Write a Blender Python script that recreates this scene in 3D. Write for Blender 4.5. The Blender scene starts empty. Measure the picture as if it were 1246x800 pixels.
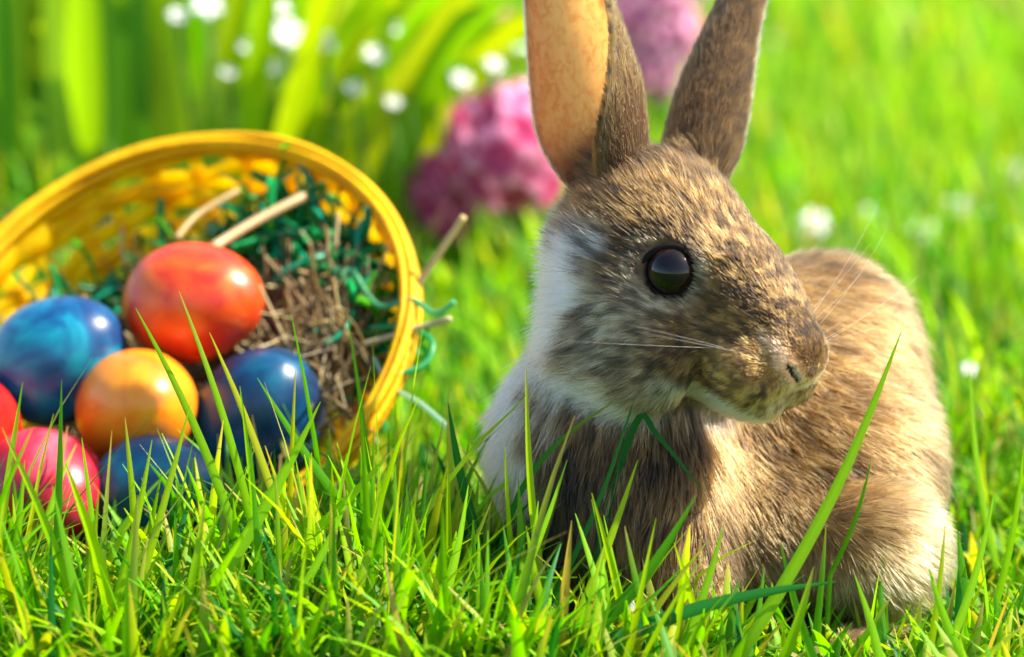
import bpy, bmesh, math, random
import numpy as np
from mathutils import Vector, Matrix

R = math.radians
rng = np.random.default_rng(11)
random.seed(5)
SC = bpy.context.scene
COL = SC.collection

# ---------------------------------------------------------------- camera, sky, sun, exposure
CAM_H, PITCH, LENS, SENSOR = 0.25, R(12.0), 85.0, 36.0
FOCUS = 0.717
cam = bpy.data.cameras.new('camera')
cam.lens = LENS; cam.sensor_width = SENSOR; cam.clip_start = 0.01; cam.clip_end = 1000.0
cam.dof.use_dof = True; cam.dof.focus_distance = FOCUS; cam.dof.aperture_fstop = 6.4
cam_ob = bpy.data.objects.new('camera', cam); COL.objects.link(cam_ob)
cam_ob.location = (0, 0, CAM_H); cam_ob.rotation_euler = (math.pi / 2 - PITCH, 0, 0)
SC.camera = cam_ob

SUN_EL, SUN_AZ = R(48.0), R(89.0)      # azimuth from +Y (away from the camera) towards +X (right)
world = bpy.data.worlds.new('World'); SC.world = world; world.use_nodes = True
wn = world.node_tree.nodes; wl = world.node_tree.links
sky = wn.new('ShaderNodeTexSky'); sky.sky_type = 'NISHITA'; sky.sun_disc = False
sky.sun_elevation = SUN_EL; sky.sun_rotation = SUN_AZ
wl.new(sky.outputs[0], wn['Background'].inputs[0]); wn['Background'].inputs[1].default_value = 0.125
sun = bpy.data.lights.new('sun', 'SUN'); sun.energy = 5.0; sun.angle = R(0.6); sun.color = (1.0, 0.94, 0.82)
sun_ob = bpy.data.objects.new('sun', sun); COL.objects.link(sun_ob)
sdir = Vector((math.cos(SUN_EL) * math.sin(SUN_AZ), math.cos(SUN_EL) * math.cos(SUN_AZ), math.sin(SUN_EL)))
sun_ob.rotation_euler = sdir.to_track_quat('Z', 'Y').to_euler(); sun_ob.location = sdir * 3
vs = SC.view_settings
vs.view_transform = 'Standard'; vs.look = 'None'; vs.exposure = 1.45; vs.gamma = 1.0; vs.use_curve_mapping = False
SC.cycles.use_denoising = True
SC.cycles.max_bounces = 10; SC.cycles.transmission_bounces = 8; SC.cycles.transparent_max_bounces = 6
SC.cycles.diffuse_bounces = 4; SC.cycles.glossy_bounces = 5
SC.cycles.sample_clamp_indirect = 8
SC.cycles_curves.shape = 'RIBBONS'; SC.cycles_curves.subdivisions = 2

# ---------------------------------------------------------------- layout helpers (metres)
K = SENSOR / LENS / 1246.0
C0 = np.array([0, 0, CAM_H]); RT = np.array([1.0, 0, 0])
UP = np.array([0, math.sin(PITCH), math.cos(PITCH)]); FW = np.array([0, math.cos(PITCH), -math.sin(PITCH)])
def W(px, py, d):
    return C0 + FW * d + RT * ((px - 623.0) * d * K) + UP * ((400.0 - py) * d * K)
def terrain(x, y):
    x = np.asarray(x, float); y = np.asarray(y, float)
    b = np.clip(1 - ((x + 0.33) / 0.50) ** 2, 0, 1) ** 1.5 * np.clip(1 - ((y - 1.50) / 0.45) ** 2, 0, 1) ** 1.2
    return 0.062 * b + 0.002 * np.sin(x * 31 + 1.3) * np.cos(y * 27) * np.clip(y, 0, 1)
def cam_dir(v):
    v = np.array(v, float); v /= np.linalg.norm(v)
    return RT * v[0] + UP * v[1] - FW * v[2]
def hash3(i, j, k):
    n = (i.astype(np.int64) * 73856093) ^ (j.astype(np.int64) * 19349663) ^ (k.astype(np.int64) * 83492791)
    n = (n ^ (n >> 13)) * 1274126177 & 0x7fffffff
    return ((n ^ (n >> 16)) & 0xffff) / 65535.0
def noise3(p, f=1.0, seed=0):
    q = p * f + seed * 17.31
    i = np.floor(q).astype(np.int64); u = q - i; u = u * u * (3 - 2 * u)
    r = 0
    for a in (0, 1):
        for b in (0, 1):
            for c in (0, 1):
                wgt = (u[:, 0] if a else 1 - u[:, 0]) * (u[:, 1] if b else 1 - u[:, 1]) * (u[:, 2] if c else 1 - u[:, 2])
                r = r + wgt * hash3(i[:, 0] + a, i[:, 1] + b, i[:, 2] + c)
    return r
def sstep(a, b, x):
    t = np.clip((x - a) / (b - a), 0, 1); return t * t * (3 - 2 * t)
def nrm(v):
    return v / np.maximum(np.linalg.norm(v, axis=-1, keepdims=True), 1e-12)

# ---------------------------------------------------------------- scene helpers
def tag(o, label=None, cat=None, group=None, kind=None):
    if label: o['label'] = label
    if cat: o['category'] = cat
    if group: o['group'] = group
    if kind: o['kind'] = kind
    return o
def empty(name, loc=(0, 0, 0)):
    o = bpy.data.objects.new(name, None); COL.objects.link(o); o.location = loc; o.empty_display_size = 0.01
    return o
def link(name, me, parent=None):
    o = bpy.data.objects.new(name, me); COL.objects.link(o)
    if parent is not None:
        o.parent = parent
        o.matrix_parent_inverse = Matrix.Translation(parent.location).inverted()
    return o
def mesh(name, verts, faces, mat, smooth=True, cols=None, uv=None):
    me = bpy.data.meshes.new(name)
    verts = np.asarray(verts, np.float32)
    if isinstance(faces, np.ndarray):
        n, k = faces.shape
        me.vertices.add(len(verts)); me.vertices.foreach_set('co', verts.ravel())
        me.loops.add(n * k); me.loops.foreach_set('vertex_index', faces.astype(np.int32).ravel())
        me.polygons.add(n)
        me.polygons.foreach_set('loop_start', np.arange(0, n * k, k, dtype=np.int32))
        me.update(calc_edges=True)
    else:
        me.from_pydata([tuple(map(float, v)) for v in verts], [], [tuple(map(int, f)) for f in faces])
    if smooth: me.polygons.foreach_set('use_smooth', np.ones(len(me.polygons), bool))
    if cols is not None:
        c = np.ones((len(verts), 4), np.float32); c[:, :3] = cols
        a = me.attributes.new('col', 'FLOAT_COLOR', 'POINT'); a.data.foreach_set('color', c.ravel())
    if mat is not None: me.materials.append(mat)
    me.update()
    return me
class MB:
    def __init__(s): s.v = []; s.f = []; s.c = []
    def add(s, v, f, col=None):
        o = len(s.v); s.v += [tuple(map(float, p)) for p in v]
        s.f += [tuple(int(i) + o for i in q) for q in f]
        if col is not None: s.c += [tuple(col)] * len(v)
    def build(s, name, mat, parent=None, smooth=True):
        return link(name, mesh(name, s.v, s.f, mat, smooth, np.array(s.c) if s.c else None), parent)
def tube(pts, rad, seg=6, flat=1.0, closed=False, side=None):
    """swept tube through pts, radius per point; flat squashes along the frame's second axis"""
    pts = np.asarray(pts, float); n = len(pts)
    rad = np.full(n, rad) if np.isscalar(rad) else np.asarray(rad)
    if closed: tan = np.roll(pts, -1, 0) - np.roll(pts, 1, 0)
    else: tan = np.gradient(pts, axis=0)
    tan = nrm(tan)
    ref = np.array([0.31, 0.2, 0.93]) if side is None else np.asarray(side, float)
    ref = np.broadcast_to(ref, tan.shape)
    a = nrm(np.cross(tan, ref)); b = np.cross(tan, a)
    v = []
    for i in range(n):
        for j in range(seg):
            th = 2 * math.pi * j / seg
            v.append(pts[i] + rad[i] * (a[i] * math.cos(th) + b[i] * math.sin(th) * flat))
    f = []
    m = n if closed else n - 1
    for i in range(m):
        i2 = (i + 1) % n
        for j in range(seg):
            f.append((i * seg + j, i * seg + (j + 1) % seg, i2 * seg + (j + 1) % seg, i2 * seg + j))
    if not closed:
        f.append(tuple(range(seg))[::-1]); f.append(tuple((n - 1) * seg + j for j in range(seg)))
    return v, f

# ---------------------------------------------------------------- materials
def material(name):
    m = bpy.data.materials.new(name); m.use_nodes = True
    nt = m.node_tree; return m, nt.nodes, nt.links, nt.nodes['Principled BSDF'], nt.nodes['Material Output']
def mat_plain(name, col, rough=0.5, coat=0.0, sub=0.0, spec=0.5):
    m, n, l, p, o = material(name)
    p.inputs['Base Color'].default_value = (*col, 1); p.inputs['Roughness'].default_value = rough
    p.inputs['Coat Weight'].default_value = coat; p.inputs['Specular IOR Level'].default_value = spec
    return m
def mat_leaf(name, transl=0.5, rough=0.4, gain=(1, 1, 1), tgain=(1.15, 1.1, 0.6), col=None, spec=0.4):
    """leaf: colour attribute (or one colour), thin translucent, with lengthwise fine grain"""
    m, n, l, p, o = material(name)
    if col is None:
        a = n.new('ShaderNodeAttribute'); a.attribute_name = 'col'; src = a.outputs['Color']
    else:
        a = n.new('ShaderNodeTexNoise'); a.inputs['Scale'].default_value = 55
        rmp = n.new('ShaderNodeValToRGB'); l.new(a.outputs['Fac'], rmp.inputs[0])
        rmp.color_ramp.elements[0].position = 0.3; rmp.color_ramp.elements[1].position = 0.7
        rmp.color_ramp.elements[0].color = (*[c * 0.7 for c in col], 1); rmp.color_ramp.elements[1].color = (*[min(1, c * 1.25) for c in col], 1)
        src = rmp.outputs[0]
    g = n.new('ShaderNodeMix'); g.data_type = 'RGBA'; g.blend_type = 'MULTIPLY'; g.inputs['Factor'].default_value = 1
    l.new(src, g.inputs['A']); g.inputs['B'].default_value = (*gain, 1)
    l.new(g.outputs['Result'], p.inputs['Base Color'])
    p.inputs['Roughness'].default_value = rough; p.inputs['Specular IOR Level'].default_value = spec
    t = n.new('ShaderNodeBsdfTranslucent')
    g2 = n.new('ShaderNodeMix'); g2.data_type = 'RGBA'; g2.blend_type = 'MULTIPLY'; g2.inputs['Factor'].default_value = 1
    l.new(src, g2.inputs['A']); g2.inputs['B'].default_value = (*tgain, 1)
    l.new(g2.outputs['Result'], t.inputs['Color'])
    mx = n.new('ShaderNodeMixShader'); mx.inputs[0].default_value = transl
    l.new(p.outputs[0], mx.inputs[1]); l.new(t.outputs[0], mx.inputs[2]); l.new(mx.outputs[0], o.inputs['Surface'])
    return m

M_GRASS = mat_leaf('grass_blade_surface', 0.5, 0.48, tgain=(1.6, 1.6, 0.2), spec=0.2)
M_LEAF = mat_leaf('strap_leaf_surface', 0.5, 0.42, tgain=(1.6, 1.6, 0.2), spec=0.3)
M_PETAL = mat_leaf('petal_surface', 0.4, 0.5, tgain=(1, 1, 1))
M_STRAW = mat_leaf('straw_surface', 0.25, 0.45, tgain=(1.1, 1, 0.8))
M_SHRED = mat_leaf('paper_shred_surface', 0.5, 0.3, tgain=(1.5, 1.5, 1.5), spec=0.6)

m, n, l, p, o = material('soil_ground'); M_SOIL = m
tc = n.new('ShaderNodeTexCoord'); nz = n.new('ShaderNodeTexNoise'); nz.inputs['Scale'].default_value = 9; nz.inputs['Detail'].default_value = 8
l.new(tc.outputs['Object'], nz.inputs['Vector'])
rp = n.new('ShaderNodeValToRGB'); l.new(nz.outputs['Fac'], rp.inputs[0]); l.new(rp.outputs[0], p.inputs['Base Color'])
rp.color_ramp.elements[0].position = 0.35; rp.color_ramp.elements[0].color = (0.030, 0.022, 0.010, 1)
rp.color_ramp.elements[1].position = 0.62; rp.color_ramp.elements[1].color = (0.050, 0.110, 0.010, 1)
bp = n.new('ShaderNodeBump'); bp.inputs['Strength'].default_value = 0.6; bp.inputs['Distance'].default_value = 0.01
n2 = n.new('ShaderNodeTexNoise'); n2.inputs['Scale'].default_value = 160; n2.inputs['Detail'].default_value = 6
l.new(tc.outputs['Object'], n2.inputs['Vector']); l.new(n2.outputs['Fac'], bp.inputs['Height']); l.new(bp.outputs[0], p.inputs['Normal'])
p.inputs['Roughness'].default_value = 0.9

# ---------------------------------------------------------------- ground, one sheet to the horizon
s = np.linspace(-1, 1, 141)
gx = np.sinh(s * 6.2) / np.sinh(6.2) * 300
s2 = np.linspace(-1, 1, 161)
gy = np.sinh(s2 * 6.2) / np.sinh(6.2) * 300 + 1.3
GX, GY = np.meshgrid(gx, gy)
GZ = terrain(GX, GY)
v = np.stack([GX.ravel(), GY.ravel(), GZ.ravel()], 1)
nx, ny = len(gx), len(gy)
ii = (np.arange(ny - 1)[:, None] * nx + np.arange(nx - 1)[None]).ravel()
tag(link('ground', mesh('ground', v, np.stack([ii, ii + 1, ii + 1 + nx, ii + nx], 1), M_SOIL)), 'earth of the garden lawn under the grass', 'ground', kind='structure')

# ---------------------------------------------------------------- rabbit: skin surface from smooth-blended ellipsoids
D0 = 0.745
def cm(px, py, T):
    """picture-plane coordinates (right, up, towards) in mm around the reference plane"""
    d = D0 - T / 1000.0
    return np.array([(px - 623.0) * d * K * 1000, (400.0 - py) * d * K * 1000, float(T)])
def to_world(q):
    q = np.asarray(q, float) / 1000.0
    return C0 + FW * D0 + q[..., 0:1] * RT + q[..., 1:2] * UP - q[..., 2:3] * FW
HF = np.array([0.665, -0.39, 0.637]); HF /= np.linalg.norm(HF)
HU = np.array([0.30, 0.92, 0.23]); HU -= HF * HU.dot(HF); HU /= np.linalg.norm(HU)
HS = np.cross(HF, HU)                       # towards the visible side
HB = np.stack([HF, HS, HU])                 # rows: forward, side, up
H0 = cm(823, 332, 7)
def hl(x, y, z): return H0 + x * HF + y * HS + z * HU
I3 = np.eye(3)
def basis(f, u):
    f = np.array(f, float); f /= np.linalg.norm(f); u = np.array(u, float); u -= f * u.dot(f); u /= np.linalg.norm(u)
    return np.stack([f, np.cross(f, u), u])
PR = []       # (kind, centre, radii / end, basis / radii, blend)
def ell(c, r, B=I3, k=8.0): PR.append(('e', np.asarray(c, float), np.asarray(r, float), B, k))
def cap(a, b, ra, rb, k=8.0): PR.append(('c', np.asarray(a, float), np.asarray(b, float), (ra, rb), k))
# trunk
ell(cm(982, 570, -58), (38.5, 55, 42), basis((1, -0.05, -0.3), (0.12, 1, 0)), 10)
ell(cm(985, 455, -64), (34, 36, 38), basis((1, -0.5, 0), (0.5, 1, 0)), 16)
ell(cm(890, 530, -48), (44, 52, 36), I3, 14)
ell(cm(768, 595, -14), (33, 44, 33), I3, 16)
cap(cm(795, 360, -26), cm(728, 535, -20), 21, 29, 14)
ell(cm(1052, 668, -17), (23, 35, 24), basis((1, 0.15, 0), (-0.15, 1, 0)), 5)
ell(cm(930, 650, -28), (44, 28, 30), I3, 12)
cap(cm(1080, 775, -12), cm(1035, 812, 20), 11, 9, 8)
cap(cm(820, 640, 2), cm(850, 800, 12), 14, 9.5, 10)
cap(cm(725, 640, -4), cm(722, 800, 8), 14, 9, 10)
NBODY = len(PR)
# head
ell(hl(-10, 0, 6), (31, 24, 25), HB, 8)
ell(hl(-8, 0, -6), (30, 26, 26), HB, 10)
ell(hl(22, 0, -3), (29, 15.5, 17), HB, 10)
for sy in (1, -1):
    ell(hl(2, 14 * sy, -21), (26, 13, 21), HB, 10)
    ell(hl(42.5, 8 * sy, -13.5), (12.5, 10, 9.5), HB, 6)
    ell(hl(11, 12.5 * sy, 12), (12, 6, 4), HB, 6)
cap(cm(778, 262, -7), cm(752, 206, -6), 13, 9.5, 8)
cap(cm(832, 262, -16), cm(846, 204, -18), 12, 8.5, 8)
ell(hl(14, 0, 9), (24, 15, 13), HB, 8)
ell(hl(34, 0, 1), (18, 10.5, 11), HB, 8)
ell(hl(51.5, 0, -5.0), (8.0, 11.5, 9.0), HB, 5)
ell(hl(33, 0, -22.5), (18, 9, 7), HB, 7)
EYE = hl(12.6, 17.8, 4.3)
EYE_AX = HS * 0.86 + HF * 0.38 + HU * 0.12; EYE_AX /= np.linalg.norm(EYE_AX)
EYE2 = hl(12.6, -17.8, 4.3)
EYE2_AX = -HS * 0.86 + HF * 0.38 + HU * 0.12; EYE2_AX /= np.linalg.norm(EYE2_AX)

def sd_e(P, c, r, B):
    q = (P - c) @ B.T
    k0 = np.linalg.norm(q / r, axis=-1); k1 = np.linalg.norm(q / (r * r), axis=-1)
    return k0 * (k0 - 1) / np.maximum(k1, 1e-9)
def sd_c(P, a, b, rr):
    ab = b - a; t = np.clip(((P - a) @ ab) / ab.dot(ab), 0, 1)
    return np.linalg.norm(P - a - t[..., None] * ab, axis=-1) - (rr[0] + (rr[1] - rr[0]) * t)
def smin(a, b, k):
    h = np.clip(0.5 + 0.5 * (b - a) / k, 0, 1)
    return b + (a - b) * h - k * h * (1 - h)
GROUND_N = np.array([0, math.cos(PITCH), math.sin(PITCH)])     # world up in picture-plane coordinates
GROUND_C = (CAM_H - D0 * math.sin(PITCH)) * 1000
def sdf_parts(P):
    d = None; dh = None
    for i, (kind, a, b, c, k) in enumerate(PR):
        e = sd_e(P, a, b, c) if kind == 'e' else sd_c(P, a, b, c)
        if i < NBODY: d = e if d is None else smin(d, e, k)
        else: dh = e if dh is None else smin(dh, e, k)
    return d, dh
def nostril(P, sy):
    d = HS * sy * 0.80 + HU * 0.55 - HF * 0.25
    return sd_e(P, hl(57.6, 5.6 * sy, -8.8), np.array([4.4, 5.0, 0.55]), basis(d, HU * 0.8 - HS * sy * 0.55))
def sdf(P):
    d, dh = sdf_parts(P)
    d = smin(d, dh, 10)
    for sy in (1, -1):                                          # eye sockets, nostril slits, mouth line
        d = np.maximum(d, -(np.linalg.norm(P - (EYE if sy > 0 else EYE2), axis=-1) - 7.8))
        d = np.maximum(d, -nostril(P, sy))
    d = np.maximum(d, -sd_c(P, hl(58, 0, -11.5), hl(54, 0, -20), (0.7, 0.8)))
    d = np.maximum(d, -(P @ GROUND_N + GROUND_C + 1.5))        # stops just under the turf
    return d
def surface_nets(lo, hi, h):
    ax = [np.arange(lo[i], hi[i] + h, h, dtype=np.float32) for i in range(3)]
    n = [len(a) for a in ax]
    q4 = 4                                                       # coarse pass, then only the band near the surface
    cx = [a[::q4] for a in ax]
    Pc = np.stack(np.meshgrid(*cx, indexing='ij'), -1)
    Dc = sdf(Pc.reshape(-1, 3)).reshape(Pc.shape[:3])
    D = Dc.astype(np.float32)
    for a in range(3): D = np.repeat(D, q4, a)
    D = np.ascontiguousarray(D[:n[0], :n[1], :n[2]])
    band = np.argwhere(np.abs(D) < 2.6 * h * q4)
    D = np.where(D < 0, -9.0, 9.0).astype(np.float32)
    CH = 400000
    for i0 in range(0, len(band), CH):
        b = band[i0:i0 + CH]
        D[b[:, 0], b[:, 1], b[:, 2]] = sdf(np.stack([ax[0][b[:, 0]], ax[1][b[:, 1]], ax[2][b[:, 2]]], 1).astype(np.float64))
    S = D < 0
    cs = np.zeros([k - 1 for k in n], np.int8)
    for a in (0, 1):
        for b in (0, 1):
            for c in (0, 1):
                cs += S[a:n[0] - 1 + a, b:n[1] - 1 + b, c:n[2] - 1 + c]
    act = (cs > 0) & (cs < 8)
    idx = -np.ones(act.shape, np.int64); cells = np.argwhere(act); idx[act] = np.arange(len(cells))
    acc = np.zeros((len(cells), 3)); cnt = np.zeros(len(cells))
    cor = [(a, b, c) for a in (0, 1) for b in (0, 1) for c in (0, 1)]
    for i, A in enumerate(cor):
        for j in range(i + 1, 8):
            B = cor[j]
            if sum(abs(A[t] - B[t]) for t in range(3)) != 1: continue
            da = D[cells[:, 0] + A[0], cells[:, 1] + A[1], cells[:, 2] + A[2]]; db = D[cells[:, 0] + B[0], cells[:, 1] + B[1], cells[:, 2] + B[2]]
            x = (da < 0) != (db < 0); t = np.where(x, da / np.where(x, da - db, 1), 0)
            acc += np.where(x[:, None], np.array(A) + t[:, None] * (np.array(B) - np.array(A)), 0); cnt += x
    V = (cells + acc / np.maximum(cnt, 1)[:, None]) * h + np.array([a[0] for a in ax])
    F = []
    for axis in range(3):
        sl0 = [slice(None)] * 3; sl1 = [slice(None)] * 3
        sl0[axis] = slice(0, -1); sl1[axis] = slice(1, None)
        x = S[tuple(sl0)] != S[tuple(sl1)]
        e = np.argwhere(x)
        b, c = (axis + 1) % 3, (axis + 2) % 3
        ok = (e[:, b] > 0) & (e[:, c] > 0) & (e[:, b] < n[b] - 1) & (e[:, c] < n[c] - 1)
        e = e[ok]
        def g(db, dc):
            q = e.copy(); q[:, b] += db; q[:, c] += dc; return idx[q[:, 0], q[:, 1], q[:, 2]]
        quad = np.stack([g(-1, -1), g(0, -1), g(0, 0), g(-1, 0)], 1)
        flip = ~S[e[:, 0], e[:, 1], e[:, 2]]
        quad[flip] = quad[flip][:, ::-1]
        F.append(quad)
    return V, np.concatenate(F)
LO = np.array([-15, -125, -112.0]); HI = np.array([150, 70, 75.0])
SV, SF = surface_nets(LO, HI, 0.95)
def grad(P):
    e = 0.8; out = np.empty_like(P)
    for i in range(3):
        dlt = np.zeros(3); dlt[i] = e
        out[:, i] = sdf(P + dlt) - sdf(P - dlt)
    return nrm(out)

# colouring of coat, in the rabbit's own head and body coordinates (mm)
def blob(q, c, r): return np.exp(-np.sum(((q - np.array(c)) / np.array(r)) ** 2, 1))
def mixc(a, b, w): return a * (1 - w[:, None]) + np.array(b) * w[:, None]
GROUND_ZMM = lambda P: P @ GROUND_N + GROUND_C
def coat(P):
    """returns base colour, length (mm), lift and head weight for roots P"""
    q = (P - H0) @ HB.T; q[:, 1] = np.abs(q[:, 1])
    db, dh = sdf_parts(P)
    hw = sstep(6, -6, dh - db)
    z = GROUND_ZMM(P)
    # trunk
    c = np.tile(np.array([0.30, 0.205, 0.115]), (len(P), 1))
    nn = noise3(P, 0.06, 1)
    c = mixc(c, (0.40, 0.29, 0.18), sstep(0.45, 0.75, nn))
    back = sstep(60, 110, P[:, 0]) * sstep(20, 75, z)
    c = mixc(c, (0.42, 0.30, 0.18), back * 0.8)
    c = mixc(c, (0.70, 0.62, 0.50), blob(P, cm(1100, 705, -20), (27, 28, 60)) * 0.95)      # pale haunch and belly
    c = mixc(c, (0.62, 0.52, 0.38), blob(P, cm(960, 690, -20), (30, 22, 40)) * 0.7)
    c = mixc(c, (0.62, 0.36, 0.18), blob(P, cm(1050, 780, -15), (16, 8, 30)) * 0.8)       # foot
    c = mixc(c, (0.26, 0.20, 0.14), blob(P, cm(720, 600, 5), (24, 28, 30)) * 0.6)         # chest
    for px, py, r in ((885, 655, 4.5), (700, 560, 7), (835, 520, 6), (660, 640, 9), (800, 560, 5)):  # dark coat patches; the widest paints in shadow on the left chest
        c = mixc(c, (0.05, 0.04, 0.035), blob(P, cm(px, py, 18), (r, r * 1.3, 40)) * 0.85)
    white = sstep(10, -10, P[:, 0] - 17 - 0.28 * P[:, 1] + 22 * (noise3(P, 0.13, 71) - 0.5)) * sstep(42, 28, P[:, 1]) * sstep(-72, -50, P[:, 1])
    c = mixc(c, (0.030, 0.022, 0.018), blob(P, cm(652, 640, 0), (19, 24, 40)) * 0.92)  # self-shadow of the left chest, painted into the coat
    c = mixc(c, (0.90, 0.87, 0.86), white * 0.97)                                         # white neck and shoulder
    ln = 9 + 2.5 * nn
    ln = ln * (0.55 + 0.45 * sstep(0, 35, z)); lift = np.full(len(P), 0.36)
    ln += 3 * white; lift += 0.10 * white
    # head
    x, y, zz = q[:, 0], q[:, 1], q[:, 2]
    h = np.tile(np.array([0.34, 0.205, 0.080]), (len(P), 1))
    h = mixc(h, (0.36, 0.235, 0.11), sstep(0.5, 0.8, noise3(P, 0.11, 4)) * 0.5)
    h = mixc(h, (0.66, 0.53, 0.39), sstep(26, 8, x) * sstep(2, -12, zz))                 # greyish cheek, its colour lifted against the shade
    h = mixc(h, (0.66, 0.58, 0.47), blob(q, (-16, 24, -12), (12, 16, 6)) * 0.8)            # pale streak behind the cheek
    h = mixc(h, (0.09, 0.075, 0.07), blob(q, (-12, 24, 0), (13, 14, 4.5)) * 0.75)          # dark streak behind the eye
    h = mixc(h, (0.12, 0.10, 0.09), blob(q, (0, 26, -20), (5, 14, 6)) * 0.45)
    h = mixc(h, (0.62, 0.37, 0.13), sstep(26, 38, x) * sstep(4, -6, zz) * 0.9)
    spots = (noise3(q, 0.8, 61) > 0.70) * sstep(26, 31, x) * sstep(50, 45, x) * sstep(-2, -6, zz) * sstep(-23, -20, zz)
    h = mixc(h, (0.05, 0.03, 0.015), spots * 0.8)                              # golden muzzle
    h = mixc(h, (0.20, 0.12, 0.055), blob(q, (-20, 6, 28), (12, 14, 8)) * 0.7)             # dark crown
    h = mixc(h, (0.15, 0.085, 0.04), blob(q, (53, 0, 0.5), (9, 9, 7)) * 0.75)                 # dark bridge of the nose
    h = mixc(h, (0.12, 0.075, 0.04), blob(q, (30, 4, 14), (4, 3, 5)) * 0.7)
    ec = (EYE - H0) @ HB.T; er = np.linalg.norm(q - ec, axis=1)
    ring = np.exp(-((er - 11.5) / 2.2) ** 2)
    h = mixc(h, (0.85, 0.70, 0.50), ring * (0.45 + 0.4 * sstep(-4, 6, x - ec[0])) * sstep(11, 6, zz - ec[2]))
    h = mixc(h, (0.52, 0.37, 0.22), blob(q, (27, 12, -6), (7, 8, 4)) * 0.5)
    h = mixc(h, (0.78, 0.72, 0.60), np.maximum(sstep(-33, -38, zz) * sstep(-24, -6, x), sstep(-21.5, -25, zz) * sstep(16, 30, x) * 0.92))       # white jaw and chin
             # peach nose rim
    vband = np.exp(-(np.abs(zz + 12.8 - 0.74 * y) / 3.9) ** 4) * sstep(44, 48, x) * sstep(13, 10.5, y)
    h = mixc(h, (1.12, 0.70, 0.44), vband)
    h = mixc(h, (0.80, 0.58, 0.34), blob(q, (53, 4, -19), (6, 9, 4)) * 0.85)
    h = mixc(h, (0.56, 0.52, 0.48), sstep(-18, -34, x) * sstep(14, -6, zz) * 0.8)
    h = mixc(h, (0.90, 0.87, 0.85), white * sstep(34, 16, P[:, 1] + 14 * (noise3(P, 0.2, 73) - 0.5)))            # white nape
    hl_ = 3.2 + 4.5 * sstep(34, -10, x) + 4.5 * sstep(5, -24, x) * sstep(12, -6, zz)
    hl_ = np.where(er < 14, np.minimum(hl_, 2.4 + 0.5 * np.maximum(er - 9, 0)), hl_)
    hl_ *= 1 - 0.48 * sstep(38, 54, x) * sstep(-19, -12, zz)
    hl_ = hl_ * (1 + 0.6 * sstep(-20, -30, zz))
    lf = 0.26 + 0.16 * sstep(10, -20, x)
    w = hw[:, None]
    c = c * np.array([0.97, 0.87, 0.63]) + 0.12 * c * white[:, None]
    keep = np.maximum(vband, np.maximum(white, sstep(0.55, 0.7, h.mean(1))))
    h = h * ((0.64 + 0.16 * sstep(4, -10, zz)) * (1 - keep) + keep)[:, None]  # coat colour offsets lighting: sunlit forehead dimmed more than the shaded cheeks
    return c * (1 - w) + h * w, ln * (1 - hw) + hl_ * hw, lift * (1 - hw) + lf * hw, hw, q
def flow(P, q, hw):
    """direction the coat lies in"""
    cheek = sstep(4, -20, q[:, 2])[:, None]
    hf = -HF * 0.9 + HU * (0.15 - 0.75 * cheek) + HS * 0.0
    t = sstep(45, 95, P[:, 0])[:, None]
    bf = np.array([-0.15, -1.0, 0.1]) * (1 - t) + np.array([0.72, -0.62, -0.25]) * t
    wob = np.stack([noise3(P, 0.09, 7), noise3(P, 0.09, 8), noise3(P, 0.09, 9)], 1) - 0.5
    return nrm(hf * hw[:, None] + nrm(bf) * (1 - hw[:, None])) + 0.55 * wob
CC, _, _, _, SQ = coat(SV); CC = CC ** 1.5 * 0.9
dark = np.zeros(len(SV))
for sy in (1, -1):
    dark = np.maximum(dark, nostril(SV, sy) < 0.3)
    dark = np.maximum(dark, np.linalg.norm(SV - (EYE if sy > 0 else EYE2), axis=1) < 9.0)
dark = np.maximum(dark, 0.6 * (sd_c(SV, hl(58, 0, -11.5), hl(54, 0, -20), (0.7, 0.8)) < 0.8))
CC = mixc(CC * 0.75, (0.03, 0.018, 0.015), dark.astype(float))

# ears: curled sheets of real thickness
def ear(base, tip, bend, widths, phis_l, phis_m, opening, nt=34, nv=22, th=1.1):
    """returns outer grid, inner grid, axis directions; margin m is the one that curls over"""
    base, tip, bend = map(np.array, (base, tip, bend))
    t = np.linspace(0, 1, nt)
    ctr = (1 - t)[:, None] ** 2 * base + 2 * ((1 - t) * t)[:, None] * bend + (t ** 2)[:, None] * tip
    ax = nrm(np.gradient(ctr, axis=0))
    ts = np.array([w[0] for w in widths])
    wd = np.interp(t, ts, [w[1] for w in widths]); pl = np.interp(t, ts, phis_l); pm = np.interp(t, ts, phis_m)
    for _ in range(3):
        for arr in (wd, pl, pm): arr[1:-1] = (arr[:-2] + 2 * arr[1:-1] + arr[2:]) / 4
    O = np.zeros((nt, nv, 3)); Nn = np.zeros((nt, nv, 3))
    for i in range(nt):
        op = np.array(opening, float); op -= ax[i] * op.dot(ax[i]); op /= np.linalg.norm(op)
        lat = np.cross(ax[i], op)
        Rr = wd[i] / max(0.5, math.sin(min(R(90), R((pl[i] + pm[i]) / 2))))
        th_ = np.linspace(-R(pl[i]), R(pm[i]), nv)
        dirs = -op * np.cos(th_)[:, None] + lat * np.sin(th_)[:, None]
        O[i] = ctr[i] + Rr * dirs + op * Rr * 0.4
        Nn[i] = dirs
    edge = np.minimum(np.linspace(0, 1, nv), np.linspace(1, 0, nv)) * 2
    tk = th * (0.45 + 0.55 * np.minimum(1, edge * 3))
    return O + Nn * tk[None, :, None] / 2, O - Nn * tk[None, :, None] / 2, ax, Nn
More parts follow.
